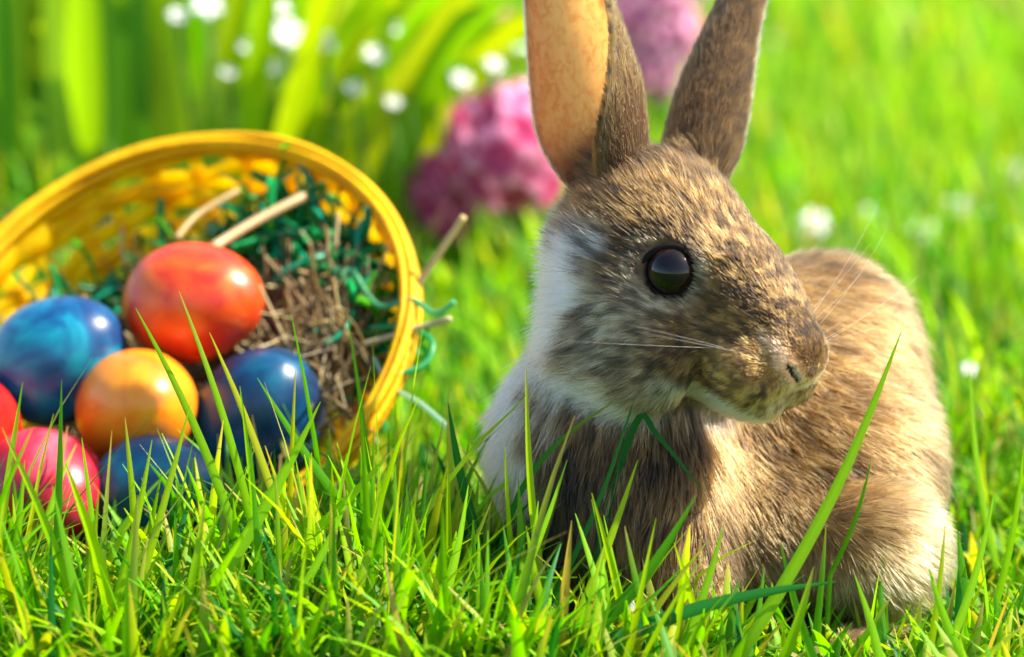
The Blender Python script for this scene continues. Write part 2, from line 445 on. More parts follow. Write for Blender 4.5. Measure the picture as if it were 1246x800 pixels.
def ear_mesh(Oo, Oi, flip):
    nt, nv = Oo.shape[:2]
    V = np.concatenate([Oo.reshape(-1, 3), Oi.reshape(-1, 3)]); F = []
    I = lambda k, i, j: k * nt * nv + i * nv + j
    for i in range(nt - 1):
        for j in range(nv - 1):
            F.append((I(0, i, j), I(0, i, j + 1), I(0, i + 1, j + 1), I(0, i + 1, j)))
            F.append((I(1, i, j), I(1, i + 1, j), I(1, i + 1, j + 1), I(1, i, j + 1)))
        F.append((I(0, i, 0), I(0, i + 1, 0), I(1, i + 1, 0), I(1, i, 0)))
        F.append((I(0, i, nv - 1), I(1, i, nv - 1), I(1, i + 1, nv - 1), I(0, i + 1, nv - 1)))
    for j in range(nv - 1):
        F.append((I(0, nt - 1, j), I(0, nt - 1, j + 1), I(1, nt - 1, j + 1), I(1, nt - 1, j)))
        F.append((I(0, 0, j), I(1, 0, j), I(1, 0, j + 1), I(0, 0, j + 1)))
    F = np.array(F)
    return V, (F[:, ::-1] if flip else F)
WT = [(0, 9.0), (0.14, 14.5), (0.30, 19.5), (0.48, 18.5), (0.66, 14.5), (0.82, 10), (0.94, 5), (1, 0.6)]
E1 = ear(cm(764, 246, -6), cm(640, -170, -14), cm(700, 60, -2), WT, [150, 118, 88, 76, 66, 58, 50, 45], [165, 150, 118, 90, 68, 58, 50, 45], (-0.64, 0.1, 0.76))
WT2 = [(a, b * k) for (a, b), k in zip(WT, (0.9, 0.78, 0.58, 0.47, 0.42, 0.4, 0.4, 0.5))]
E2 = ear(cm(834, 232, -16), cm(975, -165, -42), cm(862, 60, -22), WT2, [150, 130, 112, 100, 92, 80, 60, 45], [150, 130, 112, 100, 92, 80, 60, 45], (0.62, 0.1, -0.78))
e1v, e1f = ear_mesh(E1[0], E1[1], False); e2v, e2f = ear_mesh(E2[0], E2[1], False)

# skin and ear materials
m, n, l, p, o = material('rabbit_skin'); M_SKIN = m
a = n.new('ShaderNodeAttribute'); a.attribute_name = 'col'; l.new(a.outputs['Color'], p.inputs['Base Color'])
p.inputs['Roughness'].default_value = 0.75; p.inputs['Specular IOR Level'].default_value = 0.15
m, n, l, p, o = material('rabbit_ear_skin'); M_EAR = m
a = n.new('ShaderNodeAttribute'); a.attribute_name = 'col'
vein = n.new('ShaderNodeTexNoise'); vein.inputs['Scale'].default_value = 60; vein.inputs['Detail'].default_value = 5; vein.inputs['Distortion'].default_value = 1.2
rmp = n.new('ShaderNodeValToRGB'); rmp.color_ramp.elements[0].position = 0.36; rmp.color_ramp.elements[0].color = (0.90, 0.70, 0.58, 1)
rmp.color_ramp.elements[1].position = 0.55; rmp.color_ramp.elements[1].color = (1, 1, 1, 1)
l.new(vein.outputs['Fac'], rmp.inputs[0])
g = n.new('ShaderNodeMix'); g.data_type = 'RGBA'; g.blend_type = 'MULTIPLY'; g.inputs['Factor'].default_value = 1
l.new(a.outputs['Color'], g.inputs['A']); l.new(rmp.outputs[0], g.inputs['B']); l.new(g.outputs['Result'], p.inputs['Base Color'])
p.inputs['Roughness'].default_value = 0.6; p.inputs['Specular IOR Level'].default_value = 0.2
t = n.new('ShaderNodeBsdfTranslucent')
g2 = n.new('ShaderNodeMix'); g2.data_type = 'RGBA'; g2.blend_type = 'MULTIPLY'; g2.inputs['Factor'].default_value = 1
l.new(g.outputs['Result'], g2.inputs['A']); g2.inputs['B'].default_value = (1.0, 0.92, 0.78, 1); l.new(g2.outputs['Result'], t.inputs['Color'])
mx = n.new('ShaderNodeMixShader'); mx.inputs[0].default_value = 0.8
l.new(p.outputs[0], mx.inputs[1]); l.new(t.outputs[0], mx.inputs[2]); l.new(mx.outputs[0], o.inputs['Surface'])

ec = np.tile(np.array([1.0, 0.78, 0.46]), (len(e1v), 1))
tt = np.tile(np.repeat(np.linspace(0, 1, 34), 22), 2)
ec = mixc(ec, (0.24, 0.11, 0.08), sstep(0.30, 0.08, tt))  # shade down in the ear base, put into the skin colour
ec2 = ec.copy(); half_ = len(e1v) // 2
ec2[:half_] = (0.22, 0.13, 0.07)                               # far ear: dark outside
vv_ = np.tile(np.linspace(0, 1, 22), 34)
ec[:half_] = mixc(ec[:half_], (0.22, 0.13, 0.07), sstep(0.62, 0.72, vv_))
ec[half_:] = mixc(ec[half_:], (0.30, 0.17, 0.10), sstep(0.86, 0.97, vv_) * 0.8)
ec[half_:] = mixc(ec[half_:], (0.86, 0.50, 0.30), sstep(0.30, 0.04, vv_) * 0.7)
RV = np.concatenate([SV, e1v, e2v])
RF = np.concatenate([SF, e1f + len(SV), e2f + len(SV) + len(e1v)])
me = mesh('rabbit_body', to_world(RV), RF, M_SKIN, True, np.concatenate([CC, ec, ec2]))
me.materials.append(M_EAR)
mi = np.zeros(len(RF), np.int32); mi[len(SF):] = 1; me.polygons.foreach_set('material_index', mi)
rb = to_world(cm(880, 700, -30)); rb[2] = 0
rabbit = tag(empty('rabbit', rb), 'young brown rabbit sitting in the grass with upright ears and white neck', 'rabbit')
link('body', me, rabbit)

# eyes
def ellipsoid(c, r, B, nu=40, nv=36):
    V = []; F = []
    for i in range(nv + 1):
        ph = math.pi * i / nv
        for j in range(nu):
            th = 2 * math.pi * j / nu
            q = np.array([math.cos(ph), math.sin(ph) * math.cos(th), math.sin(ph) * math.sin(th)]) * r
            V.append(c + q @ B)
    for i in range(nv):
        for j in range(nu):
            F.append((i * nu + j, (i + 1) * nu + j, (i + 1) * nu + (j + 1) % nu, i * nu + (j + 1) % nu))
    return np.array(V), F
m, n, l, p, o = material('rabbit_eye_surface'); M_EYE = m
a = n.new('ShaderNodeAttribute'); a.attribute_name = 'col'; l.new(a.outputs['Color'], p.inputs['Base Color']); p.inputs['Roughness'].default_value = 0.06
p.inputs['Specular IOR Level'].default_value = 0.32
M_LID = mat_plain('rabbit_eyelid', (0.010, 0.007, 0.006), 0.8, spec=0.1)
for c, axv in ((EYE, EYE_AX), (EYE2, EYE2_AX)):
    B = basis(axv, HU)
    V, F = ellipsoid(c, (8.0, 7.8, 7.8), B)
    ca = (nrm(V - c) @ axv)
    ic = np.tile(np.array([0.004, 0.003, 0.003]), (len(V), 1))
    ic = mixc(ic, (0.010, 0.004, 0.002), sstep(0.80, 0.74, ca) * sstep(0.42, 0.52, ca))
    eye = link('eye', mesh('eye', to_world(V), F, M_EYE, True, ic), rabbit)
    lid = []
    for kk in range(48):                                       # lids, an almond ring set on the socket edge
        th = 2 * math.pi * kk / 48
        a_, b_ = math.cos(th), math.sin(th)
        rr = 7.7 * (1 + 0.17 * abs(a_) ** 6)
        lid.append(c + axv * (2.7 - 1.2 * abs(a_) ** 3) + (B[1] * a_ + B[2] * (b_ * 0.98 - 0.10 * a_)) * rr)
    V, F = tube(np.array(lid), 1.25, 10, 1.0, True, axv)
    ld = link('eyelid', mesh('eyelid', to_world(np.array(V)), F, M_LID), None)
    ld.parent = eye; ld.matrix_parent_inverse = Matrix.Identity(4)

# ---------------------------------------------------------------- fur (hair curves)
def roots(V, F, dens_fn):
    T = np.concatenate([F[:, [0, 1, 2]], F[:, [0, 2, 3]]])
    A, B, C = V[T[:, 0]], V[T[:, 1]], V[T[:, 2]]
    ar = 0.5 * np.linalg.norm(np.cross(B - A, C - A), axis=1)
    cen = (A + B + C) / 3
    ex = ar * dens_fn(cen)
    cnt = np.floor(ex + rng.random(len(ex))).astype(int)
    i = np.repeat(np.arange(len(T)), cnt)
    u = rng.random(len(i)); w = rng.random(len(i)); fl = u + w > 1; u[fl] = 1 - u[fl]; w[fl] = 1 - w[fl]
    return A[i] + (B - A)[i] * u[:, None] + (C - A)[i] * w[:, None]
def dens_body(P):
    db, dh = sdf_parts(P); hw = sstep(6, -6, dh - db)
    q = (P - H0) @ HB.T
    front = sstep(-15, 5, (P[:, 2] + 30)) * 0.0 + 1.0
    d = 2.7 + 6.2 * hw + 8 * hw * sstep(15, 45, q[:, 0])
    vis = np.where(hw > 0.5, sstep(-22, -8, q[:, 1]) * 0.75 + 0.25, sstep(-85, -55, P[:, 2]) * 0.6 + 0.4)
    return d * vis
P = roots(SV, SF, dens_body)
okk = np.ones(len(P), bool)
for c in (EYE, EYE2): okk &= np.linalg.norm(P - c, axis=1) > 9.0
okk &= GROUND_ZMM(P) > 1
for sy in (1, -1): okk &= nostril(P, sy) > 0.35
okk &= sd_c(P, hl(58, 0, -11.5), hl(54, 0, -20), (0.7, 0.8)) > 0.3
P = P[okk]
Nn = grad(P)
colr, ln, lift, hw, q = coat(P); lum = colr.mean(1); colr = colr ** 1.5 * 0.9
fl = flow(P, q, hw)
fl = fl - Nn * np.sum(fl * Nn, 1)[:, None]; fl = nrm(fl)
rl = rng.random(len(P))
guard = rng.random(len(P)) < 0.16                               # longer guard hairs with dark tips
lift = lift * (0.6 + 0.8 * rng.random(len(P)))
L = ln * (0.65 + 0.55 * rl) * np.where(guard, 1.2, 1.0)
jit = (rng.random((len(P), 3)) - 0.5)
d0 = nrm(fl + Nn * (lift * 1.7)[:, None] + jit * 0.26)
d1 = nrm(fl + Nn * (lift * 0.45)[:, None] + jit * 0.36 + np.array([0, -0.12, 0.0]))
# clumping: tips drawn towards the centre of a small cell
cell = 2.6
cid = np.floor((P + 0.9 * (np.stack([noise3(P, 0.3, 21), noise3(P, 0.3, 22), noise3(P, 0.3, 23)], 1) - 0.5) * 2) / cell).astype(np.int64)
key = (cid[:, 0] * 4099 + cid[:, 1]) * 4099 + cid[:, 2]
uk, inv = np.unique(key, return_inverse=True)
cc = np.zeros((len(uk), 3)); np.add.at(cc, inv, P); num = np.bincount(inv); cc /= num[:, None]
crand = rng.random((len(uk), 4))
cr = crand[inv]
pull = (cc[inv] - P); pull -= Nn * np.sum(pull * Nn, 1)[:, None]
side = np.cross(Nn, fl) * ((cr[:, 0] - 0.5) * 0.5)[:, None]
NP = 5
tt = np.linspace(0, 1, NP)
pts = np.zeros((len(P), NP, 3)); pts[:, 0] = P - Nn * 0.3
for k in range(1, NP):
    s = (k - 0.5) / (NP - 1)
    dd = nrm(d0 * (1 - s) + d1 * s + side * s)
    pts[:, k] = pts[:, k - 1] + dd * (L / (NP - 1))[:, None] 
cl_w = 0.25 + 0.45 * sstep(4, 9, ln)
for k in range(1, NP): pts[:, k] += pull * (cl_w * tt[k] ** 1.3)[:, None]
vis_w = np.where(hw > 0.5, 0.056, 0.095)
bold = guard & (rng.random(len(P)) < 0.5)
rad = (vis_w * (0.8 + 0.4 * rng.random(len(P))) * np.where(bold, 1.8, 1.0))[:, None] * np.array([1.0, 1.05, 0.95, 0.7, 0.12])
# agouti banding: dark base, coloured band, dark or pale tip; clumps differ in tone
tone = 0.42 + 1.1 * cr[:, 1] ** 1.2
qs = q * np.array([0.17, 0.95, 0.95])
bt = sstep(45, 95, P[:, 0])[:, None]
e1 = nrm(np.array([-0.15, -1.0, 0.1]) * (1 - bt) + np.array([0.72, -0.62, -0.25]) * bt)
al = np.sum(P * e1, 1); ps = P - e1 * al[:, None]; ps = ps * 0.6 + e1 * (al * 0.10)[:, None]
stk = np.where(hw > 0.5, noise3(qs, 1.0, 41), noise3(ps, 1.0, 42))
tone = tone * np.where(hw > 0.5, 0.22 + 1.65 * sstep(0.18, 0.80, stk), 0.5 + 1.1 * sstep(0.18, 0.80, stk))
tone = np.where(lum > 0.5, 0.9 + 0.25 * cr[:, 1], tone)
bc = colr * tone[:, None]
dk = ((cr[:, 2] < 0.20) & (rng.random(len(P)) < 0.75)) | (guard & (rng.random(len(P)) < 0.55))
dk |= (stk < 0.36) & (rng.random(len(P)) < 0.7)
dk &= lum < 0.45
pc = np.zeros((len(P), NP, 3))
basec = mixc(bc * 0.55, (0.10, 0.095, 0.095), np.full(len(P), 0.35))
basec = np.where((lum > 0.5)[:, None], bc * 0.9, basec)
for k in range(NP):
    s = tt[k]
    w = sstep(0.1, 0.5, np.full(len(P), s))
    pc[:, k] = basec * (1 - w)[:, None] + bc * w[:, None]
    tipw = sstep(0.55, 0.85, np.full(len(P), s)) * dk
    pc[:, k] = pc[:, k] * (1 - tipw * 0.85)[:, None] + np.array([0.018, 0.013, 0.010]) * (tipw * 0.85)[:, None]
ALLP, ALLR, ALLC = [pts], [rad], [pc]
# ear fur: outside short and dense; margins fringed
def ear_fur(E, n_out, n_edge, n_in, darkcol, margin):
    Oo, Oi, ax, Nr = E
    nt, nv = Oo.shape[:2]
    def samp(grid, ti, vi):
        i = np.minimum(ti.astype(int), nt - 2); j = np.minimum(vi.astype(int), nv - 2); a = (ti - i)[:, None]; b = (vi - j)[:, None]
        return grid[i, j] * (1 - a) * (1 - b) + grid[i + 1, j] * a * (1 - b) + grid[i, j + 1] * (1 - a) * b + grid[i + 1, j + 1] * a * b
    def make(grid, ti, vi, sign, Lm, lift, col, rad):
        Pp = samp(grid, ti, vi); Nq = nrm(samp(Nr, ti, vi)) * sign
        axq = ax[np.minimum(np.round(ti).astype(int), nt - 1)]
        d = nrm(axq + Nq * lift[:, None] + (rng.random((len(Pp), 3)) - 0.5) * 0.5)
        LL = Lm * (0.7 + 0.6 * rng.random(len(Pp)))
        pt = np.stack([Pp + d * (LL * s)[:, None] + Nq * (0.1 - 0.25 * lift * LL * s * s)[:, None] for s in tt], 1)
        ALLP.append(pt); ALLR.append(np.tile(np.array([1, 1, .9, .7, .15]) * rad, (len(Pp), 1)))
        ALLC.append(col)
    def cols(Pp, base):
        nz = noise3(Pp, 0.45, 31); tn = 0.55 + 0.9 * nz * rng.random(len(Pp)) * 1.6
        c = np.repeat((base * tn[:, None])[:, None], NP, 1)
        dkk = (noise3(Pp, 0.55, 33) < 0.40) & (rng.random(len(Pp)) < 0.8)
        w = np.array([0, .2, .6, .85, .9])[None, :, None] * dkk[:, None, None]
        return c * (1 - w) + np.array([0.015, 0.01, 0.008]) * w
    w_t = rng.choice(nt, n_out, p=(lambda x: x / x.sum())(np.linalg.norm(Oo[:, 0] - Oo[:, nv // 2], axis=1) + 2))
    ti = np.clip(w_t + rng.random(n_out) - 0.5, 0, nt - 1.001); vi = (1 - rng.random(n_out) ** 12.0 if margin else rng.random(n_out)) * (nv - 1)
    Pp = samp(Oo, ti, vi)
    base = np.tile(np.array(darkcol), (n_out, 1)); ed = np.minimum(vi, nv - 1 - vi) / (nv - 1)
    base = mixc(base, (0.45, 0.33, 0.20), sstep(0.06, 0.0, ed) * (vi < nv / 2))
    make(Oo, ti, vi, 1, np.full(n_out, 3.6) * (1 + 0.8 * sstep(8, 0, ti)), np.full(n_out, 0.22), cols(Pp, base), 0.065)
    ti = rng.random(n_edge) * (nt - 1.001); vi = np.where(rng.random(n_edge) < (0.85 if margin else 0.5), rng.random(n_edge) * 0.6, nv - 1 - rng.random(n_edge) * 0.6)
    pale = np.tile(np.array([0.42, 0.31, 0.20]), (n_edge, NP, 1)).reshape(n_edge, NP, 3) * (0.7 + 0.4 * rng.random((n_edge, 1, 1)))
    make(Oo, ti, vi, 1, np.full(n_edge, 2.6), np.full(n_edge, 0.25), pale, 0.05)
    ti = rng.random(n_in) ** 1.5 * (nt - 1.001); vi = rng.random(n_in) * (nv - 1)
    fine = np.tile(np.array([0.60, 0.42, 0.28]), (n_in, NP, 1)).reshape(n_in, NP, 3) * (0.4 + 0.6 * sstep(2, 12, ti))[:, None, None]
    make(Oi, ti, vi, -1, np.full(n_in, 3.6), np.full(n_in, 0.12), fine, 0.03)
ear_fur(E1, 16000, 2600, 3500, (0.10, 0.055, 0.016), True)
ear_fur(E2, 30000, 2000, 500, (0.075, 0.042, 0.016), False)
PT = to_world(np.concatenate(ALLP).reshape(-1, 3)); RA = np.concatenate(ALLR).ravel() / 1000.0
PC = np.ones((len(PT), 4), np.float32); PC[:, :3] = np.concatenate(ALLC).reshape(-1, 3)
print('hairs', len(PT) // NP)
m, n, l, p, o = material('rabbit_fur'); M_FUR = m
n.remove(p)
a = n.new('ShaderNodeAttribute'); a.attribute_name = 'fcol'
hb = n.new('ShaderNodeBsdfHairPrincipled'); hb.parametrization = 'COLOR'
hb.inputs['Roughness'].default_value = 0.55; hb.inputs['Radial Roughness'].default_value = 0.7; hb.inputs['IOR'].default_value = 1.42; hb.inputs['Random Roughness'].default_value = 0.2
l.new(a.outputs['Color'], hb.inputs['Color']); l.new(hb.outputs[0], o.inputs['Surface'])
hc = bpy.data.hair_curves.new('fur')
hc.add_curves([NP] * (len(PT) // NP))
hc.points.foreach_set('position', PT.astype(np.float32).ravel())
hc.points.foreach_set('radius', RA.astype(np.float32))
fa = hc.attributes.new('fcol', 'FLOAT_COLOR', 'POINT'); fa.data.foreach_set('color', PC.ravel())
hc.materials.append(M_FUR)
tag(link('fur', hc, rabbit), kind='stuff')

# whiskers
M_WHISK = mat_leaf('whisker_surface', 0.4, 0.3, tgain=(1, 1, 1), col=(0.75, 0.72, 0.66))
for sy in (1, -1):
    for k in range(3 if sy > 0 else 8):
        a0 = hl(42 - 1.6 * (k % 4) * 2, 13.5 * sy, -9 - 2.4 * (k // 4) - 0.6 * (k % 4))
        dq = HS * sy * (0.8 + 0.1 * rng.random()) + HF * (-0.25 + 0.4 * rng.random()) + HU * ((0.12 if sy > 0 else 0.9) - 0.22 * (k // 2 % 5))
        dq /= np.linalg.norm(dq); LW = (34 if sy > 0 else 52) + 18 * rng.random()
        s_ = np.linspace(0, 1, 9)
        pp = a0 + dq * (LW * s_)[:, None] + (-HF * 10 - HU * 3) * (s_ ** 2)[:, None] - HS * sy * 2.0 * (1 - s_)[:, None]
        V, F = tube(to_world(pp), 0.00004 * (1 - 0.7 * s_), 4)
        link('whisker', mesh('whisker', V, F, M_WHISK), rabbit)

# ---------------------------------------------------------------- basket
BC = W(200, 407, 0.845)
BN = cam_dir((-0.22, 0.575, 0.788)); BX = np.cross(UP, BN); BX /= np.linalg.norm(BX); BY = np.cross(BN, BX)
def bw(x, y, z): return BC + (np.multiply.outer(x, BX) + np.multiply.outer(y, BY) + np.multiply.outer(z, BN)) / 1000.0
BR, BDEP, BBOT = 88.0, 60.0, 46.0
def brad(h): return BR - (BR - BBOT) * (np.clip(h / BDEP, 0, 1)) ** 1.6
def mat_wood(name, c0, c1, tl):
    m, n, l, p, o = material(name)
    tc = n.new('ShaderNodeTexCoord'); nz = n.new('ShaderNodeTexNoise'); nz.inputs['Scale'].default_value = 60; nz.inputs['Detail'].default_value = 6
    l.new(tc.outputs['Object'], nz.inputs['Vector'])
    r_ = n.new('ShaderNodeValToRGB'); r_.color_ramp.elements[0].position = 0.3; r_.color_ramp.elements[1].position = 0.7
    r_.color_ramp.elements[0].color = (*c0, 1); r_.color_ramp.elements[1].color = (*c1, 1)
    l.new(nz.outputs['Fac'], r_.inputs[0]); l.new(r_.outputs[0], p.inputs['Base Color']); p.inputs['Roughness'].default_value = 0.55; p.inputs['Specular IOR Level'].default_value = 0.22
    n2 = n.new('ShaderNodeTexNoise'); n2.inputs['Scale'].default_value = 420; b = n.new('ShaderNodeBump'); b.inputs['Strength'].default_value = 0.5; b.inputs['Distance'].default_value = 0.001
    l.new(tc.outputs['Object'], n2.inputs['Vector']); l.new(n2.outputs['Fac'], b.inputs['Height']); l.new(b.outputs[0], p.inputs['Normal'])
    t = n.new('ShaderNodeBsdfTranslucent'); l.new(r_.outputs[0], t.inputs['Color'])
    mx = n.new('ShaderNodeMixShader'); mx.inputs[0].default_value = tl
    l.new(p.outputs[0], mx.inputs[1]); l.new(t.outputs[0], mx.inputs[2]); l.new(mx.outputs[0], o.inputs['Surface'])
    return m
M_WEAVE = mat_wood('yellow_chip_weave', (0.95, 0.64, 0.001), (0.97, 0.78, 0.002), 0.70)
M_RIM = mat_wood('orange_yellow_rim', (0.78, 0.36, 0.001), (0.92, 0.54, 0.002), 0.2)
bb = bw(0, 0, -BDEP)
basket = tag(empty('basket', bb), 'round yellow woven basket tipped on the grass full of coloured eggs', 'basket')
NST = 30; NROW = 10
def ribbon(center_pts, across, half, thick, closed):
    """flat strip with rectangular section: across = unit width direction per point"""
    pts = np.asarray(center_pts); n = len(pts)
    tan = nrm(np.roll(pts, -1, 0) - np.roll(pts, 1, 0)) if closed else nrm(np.gradient(pts, axis=0))
    ac = nrm(across); nn = nrm(np.cross(tan, ac))
    half = np.broadcast_to(half, (n,))
    V = np.stack([pts + ac * half[:, None] + nn * thick, pts + ac * half[:, None] - nn * thick, pts - ac * half[:, None] - nn * thick, pts - ac * half[:, None] + nn * thick], 1).reshape(-1, 3)
    F = []
    for i in range(n if closed else n - 1):
        j = (i + 1) % n
        for k in range(4): F.append((i * 4 + k, i * 4 + (k + 1) % 4, j * 4 + (k + 1) % 4, j * 4 + k))
    if not closed: F += [(3, 2, 1, 0), (n * 4 - 4, n * 4 - 3, n * 4 - 2, n * 4 - 1)]
    return V, F
for k in range(NST):                                             # upright stakes
    th = 2 * math.pi * (k + 0.2 * random.random()) / NST
    hh = np.linspace(2, BDEP, 9); r = brad(hh)
    pts = bw(r * math.cos(th), r * math.sin(th), -hh)
    ac = np.tile(-BX * math.sin(th) + BY * math.cos(th), (9, 1))
    V, F = ribbon(pts, ac, 0.0026, 0.0005, False)
    link('stake', mesh('stake', V, F, M_WEAVE, False), basket)
for r_ in range(NROW):                                           # weavers passing in front of and behind the stakes
    na = NST * 8; th = np.linspace(0, 2 * math.pi, na, endpoint=False)
    h0 = 4 + (BDEP - 6) * (r_ + 0.5) / NROW
    wob = 1.6 * np.sin(th * 3 + r_ * 2.1) + 0.9 * np.sin(th * 7 + r_)
    r = brad(h0 + wob) + 1.7 * np.cos(th * NST / 2 + math.pi * r_)
    pts = bw(r * np.cos(th), r * np.sin(th), -(h0 + wob))
    pts2 = bw(brad(h0 + wob + 3) * np.cos(th), brad(h0 + wob + 3) * np.sin(th), -(h0 + wob + 3))
    pts1 = bw(brad(h0 + wob) * np.cos(th), brad(h0 + wob) * np.sin(th), -(h0 + wob))
    half = 0.0032 + 0.0007 * np.sin(th * 5 + r_ * 1.7) + 0.0003 * np.sin(th * 13 + r_)
    V, F = ribbon(pts, nrm(pts2 - pts1), half, 0.0005, True)
    link('weaver', mesh('weaver', V, F, M_WEAVE, True), basket)
th = np.linspace(0, 2 * math.pi, 140, endpoint=False)
for rr, zz, w, t, nm in ((BR + 2.5, -1.9, 1.7, 0.9, 'rim_hoop'), (BR + 2.3, -5.4, 1.6, 0.8, 'rim_hoop'), (BR - 2.5, -2.2, 1.9, 0.9, 'rim_hoop'), (BR + 1.3, 1.0, 1.5, 1, 'rim_rod'), (BR - 1.4, 1.2, 1.4, 1, 'rim_rod')):
    wv = 0.5 * np.sin(th * 4 + rr + zz) + 0.25 * np.sin(th * 9 + zz * 3)
    pts = bw((rr + 0.4 * np.sin(th * 3)) * np.cos(th), (rr + 0.4 * np.sin(th * 3)) * np.sin(th), zz + wv)
    if nm == 'rim_hoop': V, F = ribbon(pts, np.tile(BN, (140, 1)), w / 1000, t / 1000, True)
    else: V, F = tube(pts, w / 1000 * (1 + 0.10 * np.sin(th * 6 + rr)), 8, 1.0, True, BN)
    link(nm, mesh(nm, V, F, M_RIM, True), basket)
V = [bw(0, 0, -BDEP)]; F = []
for i, rr in enumerate((15, 30, BBOT + 1)):
    for k in range(48):
        a_ = 2 * math.pi * k / 48; V.append(bw(rr * math.cos(a_), rr * math.sin(a_), -BDEP + 0.5 * (k % 2)))
for k in range(48):
    F.append((0, 1 + k, 1 + (k + 1) % 48))
    for i in range(2): F.append((1 + i * 48 + k, 49 + i * 48 + k, 49 + i * 48 + (k + 1) % 48, 1 + i * 48 + (k + 1) % 48))
link('base', mesh('base', V, F, M_WEAVE, True), basket)

# ---------------------------------------------------------------- eggs
def mat_egg(name, c0, c1, c2, seed, scale=62):
    m, n, l, p, o = material(name)
    tc = n.new('ShaderNodeTexCoord'); mp = n.new('ShaderNodeMapping'); mp.inputs['Location'].default_value = (seed * 3.1, seed * 1.7, seed)
    l.new(tc.outputs['Object'], mp.inputs['Vector'])
    nz = n.new('ShaderNodeTexNoise'); nz.inputs['Scale'].default_value = scale; nz.inputs['Detail'].default_value = 5; nz.inputs['Distortion'].default_value = 0.8
    l.new(mp.outputs[0], nz.inputs['Vector'])
    r_ = n.new('ShaderNodeValToRGB'); e = r_.color_ramp.elements
    e[0].position = 0.34; e[0].color = (*c0, 1); e[1].position = 0.68; e[1].color = (*c2, 1)
    k = e.new(0.5); k.color = (*c1, 1)
    l.new(nz.outputs['Fac'], r_.inputs[0]); l.new(r_.outputs[0], p.inputs['Base Color'])
    n2 = n.new('ShaderNodeTexNoise'); n2.inputs['Scale'].default_value = 900; b = n.new('ShaderNodeBump'); b.inputs['Strength'].default_value = 0.12; b.inputs['Distance'].default_value = 0.0006
    l.new(tc.outputs['Object'], n2.inputs['Vector']); l.new(n2.outputs['Fac'], b.inputs['Height']); l.new(b.outputs[0], p.inputs['Normal'])
    p.inputs['Roughness'].default_value = 0.34; p.inputs['Specular IOR Level'].default_value = 0.42; p.inputs['Coat Weight'].default_value = 0.08; p.inputs['Coat Roughness'].default_value = 0.1
    return m
def egg_mesh(name, mat):
    V = []; F = []; nu, nv = 40, 28
    for i in range(nv + 1):
        ph = math.pi * i / nv; x = math.cos(ph)
        r = math.sin(ph) * (1 - 0.13 * x) * 0.81
        for j in range(nu):
            a_ = 2 * math.pi * j / nu; V.append((x, r * math.cos(a_), r * math.sin(a_)))
    for i in range(nv):
        for j in range(nu): F.append((i * nu + j, (i + 1) * nu + j, (i + 1) * nu + (j + 1) % nu, i * nu + (j + 1) % nu))
    return V, F
EGGS = [  # px, py, depth, half length mm, long axis (right, up, towards), colours, label
    (238, 368, 0.838, 26.0, (0.85, 0.10, 0.45), (0.50, 0.020, 0.006), (0.66, 0.055, 0.006), (0.74, 0.12, 0.010), 'glossy red-orange egg lying on top of the heap in the basket'),
    (72, 436, 0.832, 26.5, (0.75, 0.45, 0.45), (0.002, 0.035, 0.12), (0.002, 0.085, 0.20), (0.004, 0.24, 0.32), 'large mottled blue egg with turquoise patches beside the orange egg'),
    (169, 497, 0.814, 25.0, (0.35, 0.15, 0.92), (0.64, 0.15, 0.005), (0.76, 0.22, 0.006), (0.80, 0.28, 0.010), 'plain orange egg in the middle of the heap in the basket'),
    (317, 506, 0.824, 27.5, (0.35, 0.65, 0.65), (0.001, 0.018, 0.055), (0.001, 0.036, 0.10), (0.002, 0.085, 0.15), 'dark navy blue egg next to the hay by the basket rim'),
    (195, 598, 0.790, 23.0, (0.9, 0.1, 0.3), (0.001, 0.035, 0.09), (0.001, 0.075, 0.15), (0.003, 0.16, 0.22), 'small teal blue egg half hidden behind grass below the orange egg'),
    (56, 598, 0.790, 25.0, (0.55, -0.1, 0.8), (0.34, 0.004, 0.012), (0.50, 0.014, 0.035), (0.66, 0.09, 0.12), 'marbled crimson and pink egg low in the heap behind grass'),
    (-42, 520, 0.812, 23.0, (0.2, 0.3, 0.9), (0.42, 0.004, 0.004), (0.56, 0.008, 0.006), (0.62, 0.02, 0.010), 'bright red egg cut off beside the blue and crimson eggs'),
]
for i, (px, py, d, hlf, axv, c0, c1, c2, lab) in enumerate(EGGS):
    mat = mat_egg('dyed_eggshell_%s' % lab.split()[0], c0, c1, c2, i + 1)
    V, F = egg_mesh('egg', mat)
    f = cam_dir(axv); u = UP - f * UP.dot(f); u /= np.linalg.norm(u); s_ = np.cross(f, u)
    V = np.array(V) * hlf / 1000
    Vw = V[:, :1] * f + V[:, 1:2] * s_ + V[:, 2:3] * u
    eo = link('egg', mesh('egg', Vw, F, mat)); eo.location = W(px, py, d)
    tag(eo, lab, 'egg', 'dyed eggs in the basket')

